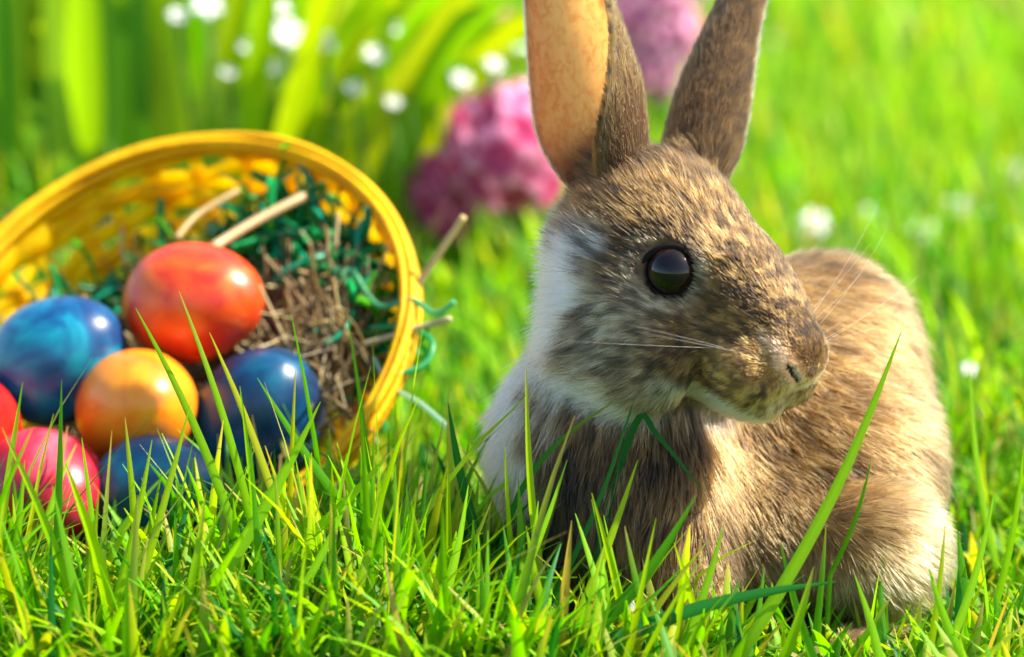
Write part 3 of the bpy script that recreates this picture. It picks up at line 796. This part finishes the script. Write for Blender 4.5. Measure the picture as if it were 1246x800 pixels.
# ---------------------------------------------------------------- hay and green paper shred in the basket
def strands(n, pos_fn, dir_fn, length, half, curl, col_fn, seg=6):
    """many thin ribbons in one mesh"""
    P0 = pos_fn(n); D = nrm(dir_fn(n)); Ls = length(n)
    S = nrm(np.cross(D, rng.normal(size=(n, 3)))); B = np.cross(D, S)
    t = np.linspace(0, 1, seg + 1)
    ph = rng.random(n) * 6.28; cu = curl * (0.4 + rng.random(n)); fr = 2 + 5 * rng.random(n)
    V = []; hw_ = half * (0.6 + 0.8 * rng.random(n))
    for k in range(seg + 1):
        c = P0 + D * (Ls * (t[k] - 0.5))[:, None] + S * (cu * np.sin(fr * t[k] + ph) * Ls)[:, None] + B * (cu * np.cos(fr * t[k] * 1.1 + ph) * Ls)[:, None]
        V += [c + S * hw_[:, None], c + B * (hw_ * 0.6)[:, None], c - S * hw_[:, None]]
    V = np.stack(V, 1).reshape(-1, 3); m_ = (seg + 1) * 3
    F = []
    for k in range(seg):
        for a_, b_ in ((0, 1), (1, 2), (2, 0)):
            F.append((k * 3 + a_, k * 3 + b_, k * 3 + 3 + b_, k * 3 + 3 + a_))
    F = (np.array(F)[None] + (np.arange(n) * m_)[:, None, None]).reshape(-1, 4)
    return V, F, np.repeat(col_fn(n), m_, 0)
def hay_pos(n):
    a_ = rng.random(n) * 2 * math.pi; r = np.sqrt(rng.random(n)); h = 34 + 22 * rng.random(n)
    x = r * np.cos(a_) * (brad(h) - 12); y = r * np.sin(a_) * (brad(h) - 12)
    h = h - 28 * sstep(5, 40, x) * sstep(60, 20, y); x = x * (1 + 0.25 * sstep(5, 40, x))
    return bw_pts(x, y, -h)
def bw_pts(x, y, z): return BC + (x[:, None] * BX + y[:, None] * BY + z[:, None] * BN) / 1000
hay_cols = np.array([[0.42, 0.30, 0.13], [0.30, 0.20, 0.08], [0.52, 0.42, 0.22], [0.20, 0.13, 0.05]])
V, F, c = strands(2600, hay_pos, lambda n: rng.normal(size=(n, 3)) * 0.7 + (BY * 0.9 + BN * 0.2), lambda n: 0.025 + 0.03 * rng.random(n), 0.00055, 0.06, lambda n: hay_cols[rng.integers(0, 4, n)] * (0.7 + 0.6 * rng.random((n, 1))))
tag(link('hay_nest', mesh('hay_nest', V, F, M_STRAW, True, c)), 'dry brown hay nest filling the yellow basket under the eggs', 'hay', kind='stuff')
def shred_pos(n):
    a_ = np.where(rng.random(n) < 0.7, R(8) + R(80) * rng.random(n), R(60) + R(120) * rng.random(n)); h = np.where(a_ < R(75), 12 + 24 * rng.random(n), 26 + 20 * rng.random(n))
    r = brad(h) - 5 - 20 * rng.random(n) ** 1.4
    return bw_pts(r * np.cos(a_), r * np.sin(a_), -h)
g_cols = np.array([[0.006, 0.34, 0.09], [0.004, 0.22, 0.07], [0.02, 0.46, 0.14], [0.12, 0.46, 0.02], [0.01, 0.40, 0.22]])
V, F, c = strands(400, shred_pos, lambda n: rng.normal(size=(n, 3)), lambda n: 0.022 + 0.03 * rng.random(n), 0.0014, 0.13, lambda n: g_cols[rng.integers(0, 5, n)], 12)
tag(link('paper_shred', mesh('paper_shred', V, F, M_SHRED, True, c)), 'curly green paper shred lining the yellow basket', 'paper shred', kind='stuff')
# single straws and shreds that stick out over the rim
def stalk(name, pts, r, mat, col, lab, cat, grp=None):
    V, F = tube(np.array(pts), r, 6)
    mb = MB(); mb.add(V, F, col); tag(mb.build(name, mat), lab, cat, grp)
def curve(px_pts, d0, d1, n=14):
    pp = np.array(px_pts, float); t = np.linspace(0, len(pp) - 1, n); i = np.minimum(t.astype(int), len(pp) - 2); f_ = (t - i)
    out = []
    for k in range(n):
        p0 = pp[max(i[k] - 1, 0)]; p1 = pp[i[k]]; p2 = pp[i[k] + 1]; p3 = pp[min(i[k] + 2, len(pp) - 1)]; u = f_[k]
        q_ = 0.5 * ((2 * p1) + (-p0 + p2) * u + (2 * p0 - 5 * p1 + 4 * p2 - p3) * u * u + (-p0 + 3 * p1 - 3 * p2 + p3) * u ** 3)
        out.append(W(q_[0], q_[1], d0 + (d1 - d0) * k / (n - 1)))
    return np.array(out)
stalk('straw', curve([(258, 302), (310, 270), (372, 238)], 0.850, 0.875), 0.0019, M_STRAW, (0.52, 0.38, 0.18), 'thick pale straw leaning over the red-orange egg', 'straw')
stalk('straw', curve([(492, 372), (528, 318), (565, 263)], 0.835, 0.83), 0.0012, M_STRAW, (0.55, 0.45, 0.17), 'yellow straw sticking up outside the basket rim towards the rabbit', 'straw')
stalk('straw', curve([(215, 290), (240, 262), (290, 232)], 0.862, 0.885), 0.0013, M_STRAW, (0.42, 0.30, 0.10), 'short brown straw lying among the green paper shred', 'straw')
stalk('straw', curve([(440, 420), (490, 405), (548, 388)], 0.830, 0.815), 0.0010, M_STRAW, (0.52, 0.44, 0.24), 'thin straw lying straight across the basket rim', 'straw')
stalk('straw', curve([(360, 440), (372, 380), (378, 310)], 0.845, 0.86), 0.0012, M_STRAW, (0.46, 0.34, 0.16), 'upright straw in the hay beside the red-orange egg', 'straw')
stalk('paper_strip', curve([(430, 330), (460, 372), (500, 365), (530, 382), (552, 368)], 0.840, 0.815, 24), 0.0011, M_SHRED, (0.10, 0.40, 0.18), 'green paper strip curling out over the basket rim', 'paper strip')
stalk('paper_strip', curve([(450, 400), (490, 398), (525, 415), (515, 445), (470, 458)], 0.835, 0.812, 24), 0.0011, M_SHRED, (0.03, 0.36, 0.12), 'green paper strip looping outside the basket rim', 'paper strip')
stalk('paper_strip', curve([(455, 436), (475, 470), (510, 490), (545, 520)], 0.825, 0.80, 20), 0.0009, M_SHRED, (0.36, 0.52, 0.36), 'pale paper strip hanging off the basket into the grass', 'paper strip')

# ---------------------------------------------------------------- grass
def blades(x, y, h, w, az, lean, bend, col, seg=4, z=None, tip=None):
    """ribbon blades folded along the midrib; returns verts, quads, colours"""
    n = len(x); z = terrain(x, y) - 0.002 if z is None else z
    t = np.linspace(0, 1, seg + 1)
    dx, dy = np.cos(az), np.sin(az); sx, sy = -dy, dx
    tw = (rng.random(n) - 0.5) * 1.2
    V = np.zeros((n, (seg + 1) * 3, 3)); Cc = np.zeros((n, (seg + 1) * 3, 3))
    ang = lean; px_, py_, pz_ = x.copy(), y.copy(), z.copy()
    for k in range(seg + 1):
        wd = w * (0.75 + 0.25 * min(1, t[k] * 4)) * (1 - t[k] ** 2.2) + 0.00012
        ca, sa = np.cos(tw * t[k]), np.sin(tw * t[k])
        ex, ey = sx * ca + dx * sa * np.cos(ang), sy * ca + dy * sa * np.cos(ang); ez = -sa * np.sin(ang)
        fold = wd * 0.35
        V[:, k * 3] = np.stack([px_ + ex * wd, py_ + ey * wd, pz_ + ez * wd], 1)
        V[:, k * 3 + 1] = np.stack([px_ - dx * fold * np.cos(ang), py_ - dy * fold * np.cos(ang), pz_ + fold * np.sin(ang)], 1)
        V[:, k * 3 + 2] = np.stack([px_ - ex * wd, py_ - ey * wd, pz_ - ez * wd], 1)
        cx = col if tip is None else col * (1 - t[k] ** 3) + tip * t[k] ** 3
        Cc[:, k * 3] = cx; Cc[:, k * 3 + 1] = cx * 1.12; Cc[:, k * 3 + 2] = cx
        if k < seg:
            ds = h / seg
            px_ = px_ + dx * np.sin(ang) * ds; py_ = py_ + dy * np.sin(ang) * ds; pz_ = pz_ + np.cos(ang) * ds
            ang = ang + bend / seg
    F = []
    for k in range(seg):
        for a_ in (0, 1): F.append((k * 3 + a_, k * 3 + a_ + 1, k * 3 + a_ + 4, k * 3 + a_ + 3))
    F = (np.array(F)[None] + (np.arange(n) * (seg + 1) * 3)[:, None, None]).reshape(-1, 4)
    return V.reshape(-1, 3), F, Cc.reshape(-1, 3)
GP = np.array([[0.12, 0.32, 0.002], [0.18, 0.38, 0.002], [0.06, 0.22, 0.003], [0.27, 0.42, 0.003], [0.012, 0.12, 0.014], [0.36, 0.38, 0.015]])
def gcol(n, p):
    return GP[rng.choice(len(GP), n, p=p)] * (0.75 + 0.5 * rng.random((n, 1)))
fr = to_world(np.array([cm(880, 780, -40)]))[0]
def blocked(x, y):
    b = np.zeros(len(x), bool)
    for px, d, rx, ry in ((985, 0.803, 0.052, 0.045), (890, 0.790, 0.045, 0.038), (765, 0.765, 0.036, 0.030), (1050, 0.775, 0.030, 0.022), (840, 0.748, 0.012, 0.012), (712, 0.752, 0.012, 0.012)):
        cx = (px - 623) * d * K; cy = d / math.cos(PITCH) - 0.05
        b |= ((x - cx) / rx) ** 2 + ((y - cy) / ry) ** 2 < 1
    c = BC + BN * -0.03
    b |= ((x - c[0]) / 0.080) ** 2 + ((y - c[1]) / 0.070) ** 2 < 1
    return b
def field(name, n, x0, x1, y0, y1, h, w, p, lab, fan=0.0, seg=4, bed=True, tall=0.1):
    y = y0 + (y1 - y0) * rng.random(n); x = (x0 + (x1 - x0) * rng.random(n)) * (1 + fan * (y - y0))
    ok = ~blocked(x, y)
    if x1 > 2: ok &= np.abs(x) > 0.28 + 0.28 * y                   # the outer lawn leaves the near ground to the finer grass
    if bed: ok &= ~((terrain(x, y) > 0.02) & (rng.random(n) < 0.75))
    x, y = x[ok], y[ok]; k = len(x)
    clump = noise3(np.stack([x, y, x * 0], 1), 22, 3)
    hh = h * (0.5 + 0.7 * rng.random(k)) * (0.65 + 0.7 * clump) * (1.15 - 0.30 * sstep(-0.02, 0.02, x) * sstep(0.82, 0.76, y) - 0.38 * sstep(0.05, 0.08, x) * sstep(0.82, 0.76, y)) * (1 - 0.3 * sstep(0.02, -0.02, x) * sstep(0.715, 0.735, y)) * np.where(rng.random(k) < tall, 1.5, 1)
    c = gcol(k, p) * (0.8 + 0.4 * clump)[:, None]
    tipc = np.where((rng.random(k) < 0.2)[:, None], np.array([[0.42, 0.30, 0.08]]), c)
    dry = rng.random(k) < 0.03
    c[dry] = np.array([0.40, 0.27, 0.09])
    V, F, C_ = blades(x, y, hh, w * (0.6 + 0.8 * rng.random(k)) / 2, rng.random(k) * 6.28, rng.random(k) * 0.75, rng.random(k) ** 1.5 * 1.5, c, seg, tip=tipc)
    tag(link(name, mesh(name, V, F, M_GRASS, True, C_)), lab, 'grass', kind='stuff')
field('lawn_grass', 7600, -0.24, 0.24, 0.63, 0.77, 0.044, 0.0036, [.22, .24, .2, .18, .1, .06], 'dense fresh green grass around the rabbit and basket', 0.3, 5, tall=0.13)
field('lawn_grass', 9500, -0.30, 0.30, 0.77, 1.10, 0.036, 0.0028, [.3, .22, .22, .12, .1, .04], 'fresh green grass just behind the rabbit and basket', 0.3, 4)
field('lawn_grass', 16000, -0.36, 0.36, 1.10, 2.2, 0.045, 0.0045, [.3, .26, .16, .18, .06, .04], 'soft blurred green lawn behind the rabbit', 0.6, 3)
field('lawn_grass', 22000, -0.7, 0.7, 2.2, 6.0, 0.06, 0.010, [.3, .26, .16, .18, .06, .04], 'far bright green lawn beyond the flower bed', 0.5, 3)
field('lawn_grass', 16000, -2.2, 2.2, 0.6, 6.5, 0.05, 0.011, [.3, .26, .16, .18, .06, .04], 'outer lawn grass spreading to both sides of the garden', 0.1, 3)
field('lawn_grass', 7000, -0.9, 0.9, -0.6, 0.63, 0.024, 0.0040, [.3, .24, .2, .14, .08, .04], 'short grass of the lawn towards the open garden', 0, 3)

# long single blades that stand out in front
HERO = [ # tip px, base px, depth, width mm, sideways bow px, colour row
    ((640, 445), (672, 790), 0.715, 2.6, -8, 3), ((1097, 403), (905, 790), 0.700, 3.6, 14, 1), ((545, 490), (596, 700), 0.735, 3.4, -6, 4),
    ((775, 475), (655, 760), 0.715, 1.8, 10, 4), ((762, 480), (600, 720), 0.725, 2.0, -42, 4), 
    ((776, 560), (690, 780), 0.705, 2.6, 4, 3), ((847, 603), (640, 830), 0.690, 4.4, 22, 2), ((1018, 708), (700, 800), 0.690, 4.2, -16, 4),
    ((2, 520), (115, 840), 0.690, 3.6, 12, 1), ((75, 462), (62, 800), 0.705, 3.0, 2, 2), ((78, 560), (150, 840), 0.690, 4.6, 10, 3),
    ((165, 375), (290, 660), 0.720, 2.6, 8, 1), ((218, 355), (318, 690), 0.722, 2.4, 8, 1), ((255, 405), (345, 640), 0.725, 2.2, 4, 5),
    ((313, 460), (470, 680), 0.730, 3.0, -6, 2), ((390, 489), (250, 730), 0.705, 4.2, 6, 1), ((480, 545), (330, 690), 0.710, 3.2, 6, 1),
    ((465, 600), (395, 830), 0.690, 3.2, 6, 3), ((537, 650), (430, 830), 0.690, 3.4, 6, 3), ((232, 490), (140, 800), 0.705, 2.6, 4, 3),
    ((152, 508), (168, 720), 0.712, 2.2, 2, 3), ((185, 535), (120, 800), 0.700, 3.0, 6, 3), ((292, 470), (315, 700), 0.715, 1.8, 2, 1),
    ((520, 685), (600, 840), 0.690, 2.6, -4, 5), ((285, 690), (312, 850), 0.685, 1.8, 3, 5), ((373, 700), (376, 850), 0.690, 2.2, 0, 5),
    ((545, 560), (548, 760), 0.720, 1.8, 0, 3), ((455, 520), (452, 720), 0.725, 1.6, 0, 1), ((598, 610), (500, 800), 0.715, 2.4, 6, 3),
    ((690, 560), (590, 790), 0.712, 2.4, 8, 1), ((615, 545), (640, 780), 0.722, 1.8, -6, 3), ((735, 680), (715, 850), 0.685, 4.0, 2, 1),
    ((1085, 725), (985, 850), 0.700, 2.4, 6, 2), ((1130, 690), (1200, 850), 0.690, 3.0, -8, 1), ((1246, 540), (1190, 800), 0.735, 2.4, 10, 1),
    ((1180, 440), (1215, 700), 0.790, 2.4, -8, 1), ((1005, 640), (985, 830), 0.705, 2.2, 2, 2), ((930, 690), (900, 850), 0.700, 2.2, 4, 2),
    ((1060, 560), (1010, 700), 0.715, 1.6, 6, 2), ((1210, 600), (1130, 840), 0.705, 2.6, 10, 1), ((1246, 760), (1100, 850), 0.685, 3.0, 10, 3),
    ((700, 625), (760, 850), 0.695, 3.0, 4, 1), ((820, 660), (870, 850), 0.700, 2.6, 4, 3), ((880, 640), (800, 850), 0.695, 3.2, 8, 1), ((760, 640), (820, 850), 0.690, 3.0, -6, 2),
    ((655, 610), (610, 840), 0.700, 3.0, 6, 1), ((720, 600), (770, 840), 0.702, 2.2, 6, 3), ((950, 660), (1010, 850), 0.695, 2.6, -6, 2), ((990, 690), (930, 850), 0.690, 3.2, 6, 1), ((640, 640), (700, 850), 0.692, 3.4, -8, 3),
    ((835, 700), (800, 850), 0.688, 3.4, 2, 3), ((1040, 700), (1080, 850), 0.692, 2.6, 4, 1), ((1150, 640), (1120, 850), 0.695, 2.4, 4, 3), ((570, 590), (520, 800), 0.708, 2.8, 6, 1), ((500, 610), (560, 840), 0.700, 3.2, -6, 1),
    ((410, 620), (470, 840), 0.698, 3.0, -4, 3), ((250, 600), (200, 840), 0.695, 3.2, 6, 1), ((30, 560), (-10, 820), 0.700, 3.0, 6, 1), ((120, 600), (90, 840), 0.692, 2.8, 2, 3), ((360, 560), (420, 800), 0.708, 2.4, -6, 1),
    ((335, 575), (340, 800), 0.705, 2.0, 2, 1), ((432, 590), (300, 820), 0.695, 2.8, 8, 1), ((20, 640), (60, 850), 0.690, 3.2, 6, 2),
]
for i, (tp, bs, d, wmm, bow, ci) in enumerate(HERO):
    tp, bs = np.array(tp, float), np.array(bs, float)
    nb = 11; t = np.linspace(0, 1, nb)
    perp = np.array([-(tp - bs)[1], (tp - bs)[0]]); perp /= np.linalg.norm(perp)
    pts = np.array([W(*(bs * (1 - s_) + tp * s_ + perp * bow * math.sin(math.pi * s_) * 1.0), d + 0.012 * (s_ - 0.6) * (1 if i % 2 else -1)) for s_ in t])
    low = pts[0].copy()                                            # root the blade in the turf
    if low[2] > 0: pts = np.vstack([[low[0] - (pts[1] - low)[0] * 0.6, low[1], -0.004], pts]); 
    nb = len(pts); t = np.linspace(0, 1, nb)
    tan = nrm(np.gradient(pts, axis=0)); sd = nrm(np.cross(tan, FW + 0.5 * RT * (rng.random() - 0.5) * 2)); nn = np.cross(tan, sd)
    wd = wmm / 2000 * (1 - t ** 3) + 0.0001
    V = np.concatenate([np.stack([pts + sd * wd[:, None], pts + nn * (wd * 0.3)[:, None], pts - sd * wd[:, None]], 1).reshape(-1, 3)])
    F = [(k * 3 + a_, k * 3 + a_ + 1, k * 3 + a_ + 4, k * 3 + a_ + 3) for k in range(nb - 1) for a_ in (0, 1)]
    c = np.repeat((GP[ci] * (0.9 + 0.3 * rng.random()))[None], nb * 3, 0)
    c[1::3] *= 1.25
    if i % 4 == 0: c = mixc(c, (0.45, 0.34, 0.10), np.repeat(t ** 6, 3) * 0.8)
    front = 'rabbit' if bs[0] > 600 else 'egg basket'
    SPOT = {'blue egg': (72, 436), 'orange egg': (169, 497), 'red-orange egg': (238, 390), 'navy egg': (316, 505), 'teal egg': (195, 598), 'crimson egg': (58, 592),
            'basket rim': (430, 560), 'gap beside the rim': (540, 600), "rabbit's white neck": (610, 500), "rabbit's chest": (740, 590), "rabbit's chin": (830, 520),
            "rabbit's forelegs": (860, 700), "rabbit's back": (1080, 480), "rabbit's haunch": (1090, 660), 'lawn beside the haunch': (1230, 620)}
    spot = min(SPOT, key=lambda k_: (SPOT[k_][0] - tp[0]) ** 2 + (SPOT[k_][1] - tp[1]) ** 2)
    hue = ['fresh green', 'bright green', 'mid green', 'yellow-green', 'dark blue-green', 'dry-tipped yellowish'][ci]
    dx_ = tp[0] - bs[0]
    way = 'upright' if abs(dx_) < 40 else ('leaning to the ' + (('rabbit' if dx_ > 0 else 'eggs') if bs[0] <= 600 else ('open lawn' if dx_ > 0 else 'basket')))
    lab = '%s %s grass blade %s before the %s' % ('broad' if wmm > 3.3 else ('thin' if wmm < 2.3 else 'long'), hue, way, spot)
    tag(link('grass_blade', mesh('grass_blade', V, F, M_GRASS, True, c)), lab, 'grass blade', 'long grass blades in front of the ' + front)

pts = curve([(705, 800), (735, 640), (775, 512), (800, 530), (852, 594)], 0.728, 0.716, 18)
tan = nrm(np.gradient(pts, axis=0)); sd = nrm(np.cross(tan, FW)); t = np.linspace(0, 1, 18); wd = 0.0011 * (1 - t ** 3) + 0.0001
V = np.stack([pts + sd * wd[:, None], pts - FW * (wd * 0.4)[:, None], pts - sd * wd[:, None]], 1).reshape(-1, 3)
F = [(k * 3 + a_, k * 3 + a_ + 1, k * 3 + a_ + 4, k * 3 + a_ + 3) for k in range(17) for a_ in (0, 1)]
tag(link('grass_blade', mesh('grass_blade', V, F, M_GRASS, True, np.repeat(GP[4][None], len(V), 0))), "dark green grass blade with its tip folded down under the rabbit's chin", 'grass blade', 'long grass blades in front of the rabbit')

# ---------------------------------------------------------------- plants behind the basket
def strap_leaf(base, tip, sag, wmm, parent, col, nb=12):
    base, tip = np.array(base), np.array(tip); t = np.linspace(0, 1, nb)
    pts = base + (tip - base) * t[:, None] + np.array([0, 0, 1.0]) * (sag * 4 * t * (1 - t))[:, None]
    tan = nrm(np.gradient(pts, axis=0)); sd = nrm(np.cross(tan, FW + 0.8 * RT * (rng.random() - 0.5))); nn = np.cross(tan, sd)
    wd = wmm / 2000 * (0.7 + 0.3 * np.minimum(1, t * 3)) * (1 - t ** 4) + 0.0003
    V = np.stack([pts + sd * wd[:, None], pts + nn * (wd * 0.3)[:, None], pts - sd * wd[:, None]], 1).reshape(-1, 3)
    F = [(k * 3 + a_, k * 3 + a_ + 1, k * 3 + a_ + 4, k * 3 + a_ + 3) for k in range(nb - 1) for a_ in (0, 1)]
    c = np.repeat(np.array(col)[None], nb * 3, 0) * (0.85 + 0.3 * rng.random())
    c = c * (1 + 0.35 * np.repeat(1 - t, 3)[:, None] * np.array([1.0, 0.6, 0.2]))
    return link('leaf', mesh('leaf', V, F, M_LEAF, True, c), parent)
def gbase(px, d):
    """foot of a plant standing at lateral pixel px and depth d"""
    x = (px - 623) * d * K; y = d / math.cos(PITCH) * 0.985
    return np.array([x, y, float(terrain(x, y)) - 0.004])
LG = [(0.26, 0.45, 0.003), (0.12, 0.33, 0.004), (0.38, 0.48, 0.003), (0.08, 0.24, 0.005)]
for (px, d, n_, spread, tops, lab) in (
    (60, 1.30, 22, 80, 0.02, 'clump of tall upright green daffodil leaves behind the basket'),
    (180, 1.34, 20, 70, 0.06, 'clump of upright strap leaves in the bed beside the taller leaves'),):
    b = gbase(px, d); pl = tag(empty('leaf_clump', b), lab, 'plant', 'leaf clumps in the flower bed')
    for k in range(n_):
        x0 = px + spread * (k / (n_ - 1) - 0.5) * 1.8
        bb_ = gbase(x0, d + 0.06 * (rng.random() - 0.5))
        tp = W(x0 + 40 * (rng.random() - 0.5), -140 - 160 * rng.random(), d + 0.10 * (rng.random() - 0.5))
        strap_leaf(bb_, tp, 0.0, 14 + 9 * rng.random(), pl, LG[k % 4])
b = gbase(330, 1.27); pl = tag(empty('leaf_clump', b), 'arching fan of bright yellow-green strap leaves spreading towards the rabbit', 'plant', 'leaf clumps in the flower bed')
for k in range(110):
    u = k / 109.0
    bx = 225 + 260 * u + 30 * (rng.random() - 0.5); d = 1.27 + 0.14 * (rng.random() - 0.5)
    tx = bx + 60 + 200 * rng.random(); ty = -60 + 150 * u ** 2 + 120 * (rng.random() - 0.5)
    strap_leaf(gbase(bx, d), W(tx, ty, d + 0.10 * (rng.random() - 0.6)), 0.015 + 0.03 * u, 8 + 6 * rng.random(), pl, [(0.34, 0.46, 0.004), (0.24, 0.42, 0.004), (0.44, 0.50, 0.006), (0.15, 0.32, 0.005)][k % 4])

def floret(parent, c, axis, size, cols, npet=6, curl=0.35):
    """one star-shaped flower: petals curling back from a short tube"""
    axis = np.array(axis) / np.linalg.norm(axis); a_ = np.cross(axis, [0.3, 0.2, 0.9]); a_ /= np.linalg.norm(a_); b_ = np.cross(axis, a_)
    V = []; F = []; Cc = []
    ph0 = rng.random() * 6
    for k in range(npet):
        th = ph0 + 2 * math.pi * k / npet; r_ = a_ * math.cos(th) + b_ * math.sin(th); s_ = np.cross(axis, r_)
        o = len(V)
        for t_, w_ in ((0, 0.12), (0.4, 0.26), (0.75, 0.24), (1.0, 0.03)):
            p0 = c + (r_ * t_ + axis * (0.25 + 0.25 * math.sin(t_ * 2.2) - curl * t_ * t_)) * size
            V += [p0 + s_ * w_ * size, p0 + axis * 0.05 * size, p0 - s_ * w_ * size]
            Cc += [cols[0] if t_ < 0.5 else cols[1]] * 3
        for i in range(3):
            for q_ in (0, 1): F.append((o + i * 3 + q_, o + i * 3 + q_ + 1, o + i * 3 + q_ + 4, o + i * 3 + q_ + 3))
    o = len(V); vv, ff = tube([c - axis * 0.55 * size, c, c + axis * 0.3 * size], [0.08 * size, 0.14 * size, 0.16 * size], 6)
    V += vv; F += [tuple(i + o for i in q_) for q_ in ff]; Cc += [cols[0]] * len(vv)
    mb = MB(); mb.v = [tuple(x) for x in V]; mb.f = F; mb.c = Cc
    return mb.build('floret', M_PETAL, parent)
def hyacinth(px, py, d, width, height, cols, lab, nfl, size, foot=None):
    c = W(px, py, d); foot = gbase(px if foot is None else foot, d + 0.01)
    pl = tag(empty('hyacinth', foot), lab, 'flower', 'hyacinths in the flower bed')
    V, F = tube(np.array([foot, foot * 0.5 + c * 0.5 + [0.004, 0, 0], c + [0, 0, height * 0.45]]), [0.006, 0.005, 0.003], 8)
    mb = MB(); mb.add(V, F, (0.12, 0.24, 0.03)); mb.build('stem', M_LEAF, pl)
    for k in range(nfl):
        t_ = (k + 0.5) / nfl; z = (t_ - 0.5) * height; th = k * 2.39996
        r_ = width * 0.5 * math.sqrt(max(0.12, 1 - (2 * t_ - 1) ** 2 * 0.8))
        dr = np.array([math.cos(th), math.sin(th), 0.35 * (2 * t_ - 0.8)])
        k_ = 0.7 + 0.6 * rng.random(); r_ *= 0.8 + 0.45 * rng.random(); z += height * 0.16 * (rng.random() - 0.5)
        floret(pl, c + dr * (r_ - size * 0.6) + np.array([0, 0, z]), dr, size, [np.array(cols[0]) * k_, np.minimum(1, np.array(cols[1]) * k_)])
    return pl
PK = ((0.66, 0.06, 0.20), (0.90, 0.34, 0.52))
hyacinth(618, 182, 1.22, 0.070, 0.032, PK, 'pink hyacinth spike beside the big upright ear of the rabbit', 34, 0.0175)
hyacinth(545, 235, 1.24, 0.045, 0.026, ((0.50, 0.03, 0.14), (0.74, 0.16, 0.34)), 'low dark pink hyacinth head under the larger pink spike', 22, 0.012)
hyacinth(572, 24, 1.62, 0.05, 0.05, ((0.60, 0.05, 0.14), (0.82, 0.22, 0.34)), 'rosy hyacinth spike behind the arching strap leaves', 34, 0.014)
hyacinth(795, 30, 1.60, 0.06, 0.085, ((0.66, 0.14, 0.34), (0.90, 0.50, 0.66)), 'pale pink hyacinth spike seen between the two rabbit ears', 50, 0.014)
hyacinth(237, 85, 1.50, 0.028, 0.085, ((0.03, 0.025, 0.26), (0.10, 0.08, 0.50)), 'blue hyacinth spike among the strap leaves behind the basket', 40, 0.009)
WHT = ((0.80, 0.80, 0.76), (0.85, 0.85, 0.83))
def white_flower(px, py, d, size, lab, grp, axis=None):
    c = W(px, py, d); f = np.array([c[0], c[1] + 0.015, float(terrain(c[0], c[1])) - 0.004])
    pl = tag(empty('white_flower', f), lab, 'flower', grp)
    V, F = tube(np.array([f, f * 0.5 + c * 0.5 + [0.006, 0, 0], c]), [0.0016, 0.0014, 0.0012], 6)
    mb = MB(); mb.add(V, F, (0.12, 0.24, 0.03)); mb.build('stem', M_LEAF, pl)
    fo = floret(pl, c, cam_dir((0.3, 0.6, 0.8)) if axis is None else axis, size, WHT, 6, 0.1)
    V, F = tube([c, c + cam_dir((0.3, 0.6, 0.8)) * size * 0.4], [size * 0.2, size * 0.16], 8)
    mb = MB(); mb.add(V, F, (0.75, 0.50, 0.02)); mb.build('centre', M_PETAL, pl)
for px, py, d, sz in ((350, 48, 1.20, 0.0109), (250, 12, 1.20, 0.0090), (215, 22, 1.20, 0.0054), (337, 12, 1.20, 0.0066), (276, 90, 1.20, 0.0043), (330, 84, 1.20, 0.0054),
                      (455, 70, 1.20, 0.0066), (490, 42, 1.20, 0.0066), (477, 126, 1.20, 0.0049), (588, 6, 1.5, 0.013), (600, 82, 1.20, 0.0054), (420, 0, 1.5, 0.010), (636, 55, 1.45, 0.009), (775, 0, 1.75, 0.02), (520, 20, 1.22, 0.006), (545, 60, 1.22, 0.005), (430, 110, 1.2, 0.005), (395, 55, 1.2, 0.007), (300, 60, 1.2, 0.005), (560, 100, 1.22, 0.006)):
    NEAR = {'blue hyacinth': (237, 85), 'pink hyacinth': (606, 180), 'rosy hyacinth': (572, 24), 'arching strap leaves': (420, 90), 'pale pink hyacinth': (795, 30)}
    nr = min(NEAR, key=lambda k_: (NEAR[k_][0] - px) ** 2 + (NEAR[k_][1] - py) ** 2)
    white_flower(px, py, d, sz, '%s white star flower blooming by the %s' % ('large' if sz > 0.015 else ('small' if sz > 0.0095 else 'tiny'), nr), 'white flowers among the strap leaves')
for k, (px, py, d, sz) in enumerate(((1125, 288, 1.36, 0.010), (1165, 262, 1.42, 0.011), (1190, 258, 1.44, 0.008), (990, 275, 1.30, 0.009), (985, 290, 1.3, 0.007), (1235, 215, 1.55, 0.010), (970, 30, 2.8, 0.02), (1178, 452, 0.98, 0.004), (1240, 300, 1.3, 0.009), (1110, 250, 1.45, 0.008), (1060, 265, 1.42, 0.008), (1150, 130, 2.0, 0.012), (935, 60, 2.4, 0.014))):
    white_flower(px, py, d, sz, 'tiny white daisy in the blurred lawn behind the rabbit', 'white daisies in the lawn')
# fallen white petals in the turf before the rabbit
for px, py, d, s_ in ((766, 748, 0.712, 0.0042), (700, 668, 0.735, 0.0030)):
    c = W(px, py, d); V = []; 
    for i in range(5):
        for j in range(3):
            u = i / 4.0; V.append(c + UP * (u - 0.5) * s_ * 2.6 + RT * (j - 1) * s_ * 0.55 * math.sin(0.35 + u * 2.5) + FW * (0.0008 * (j - 1) ** 2 + 0.001 * math.sin(u * 3)))
    F = [(i * 3 + j, i * 3 + j + 1, i * 3 + j + 4, i * 3 + j + 3) for i in range(4) for j in (0, 1)]
    mb = MB(); mb.add(V, F, (0.82, 0.82, 0.80)); tag(mb.build('petal', M_PETAL), 'fallen white petal caught in the grass before the rabbit', 'petal', 'fallen petals in front of the rabbit')
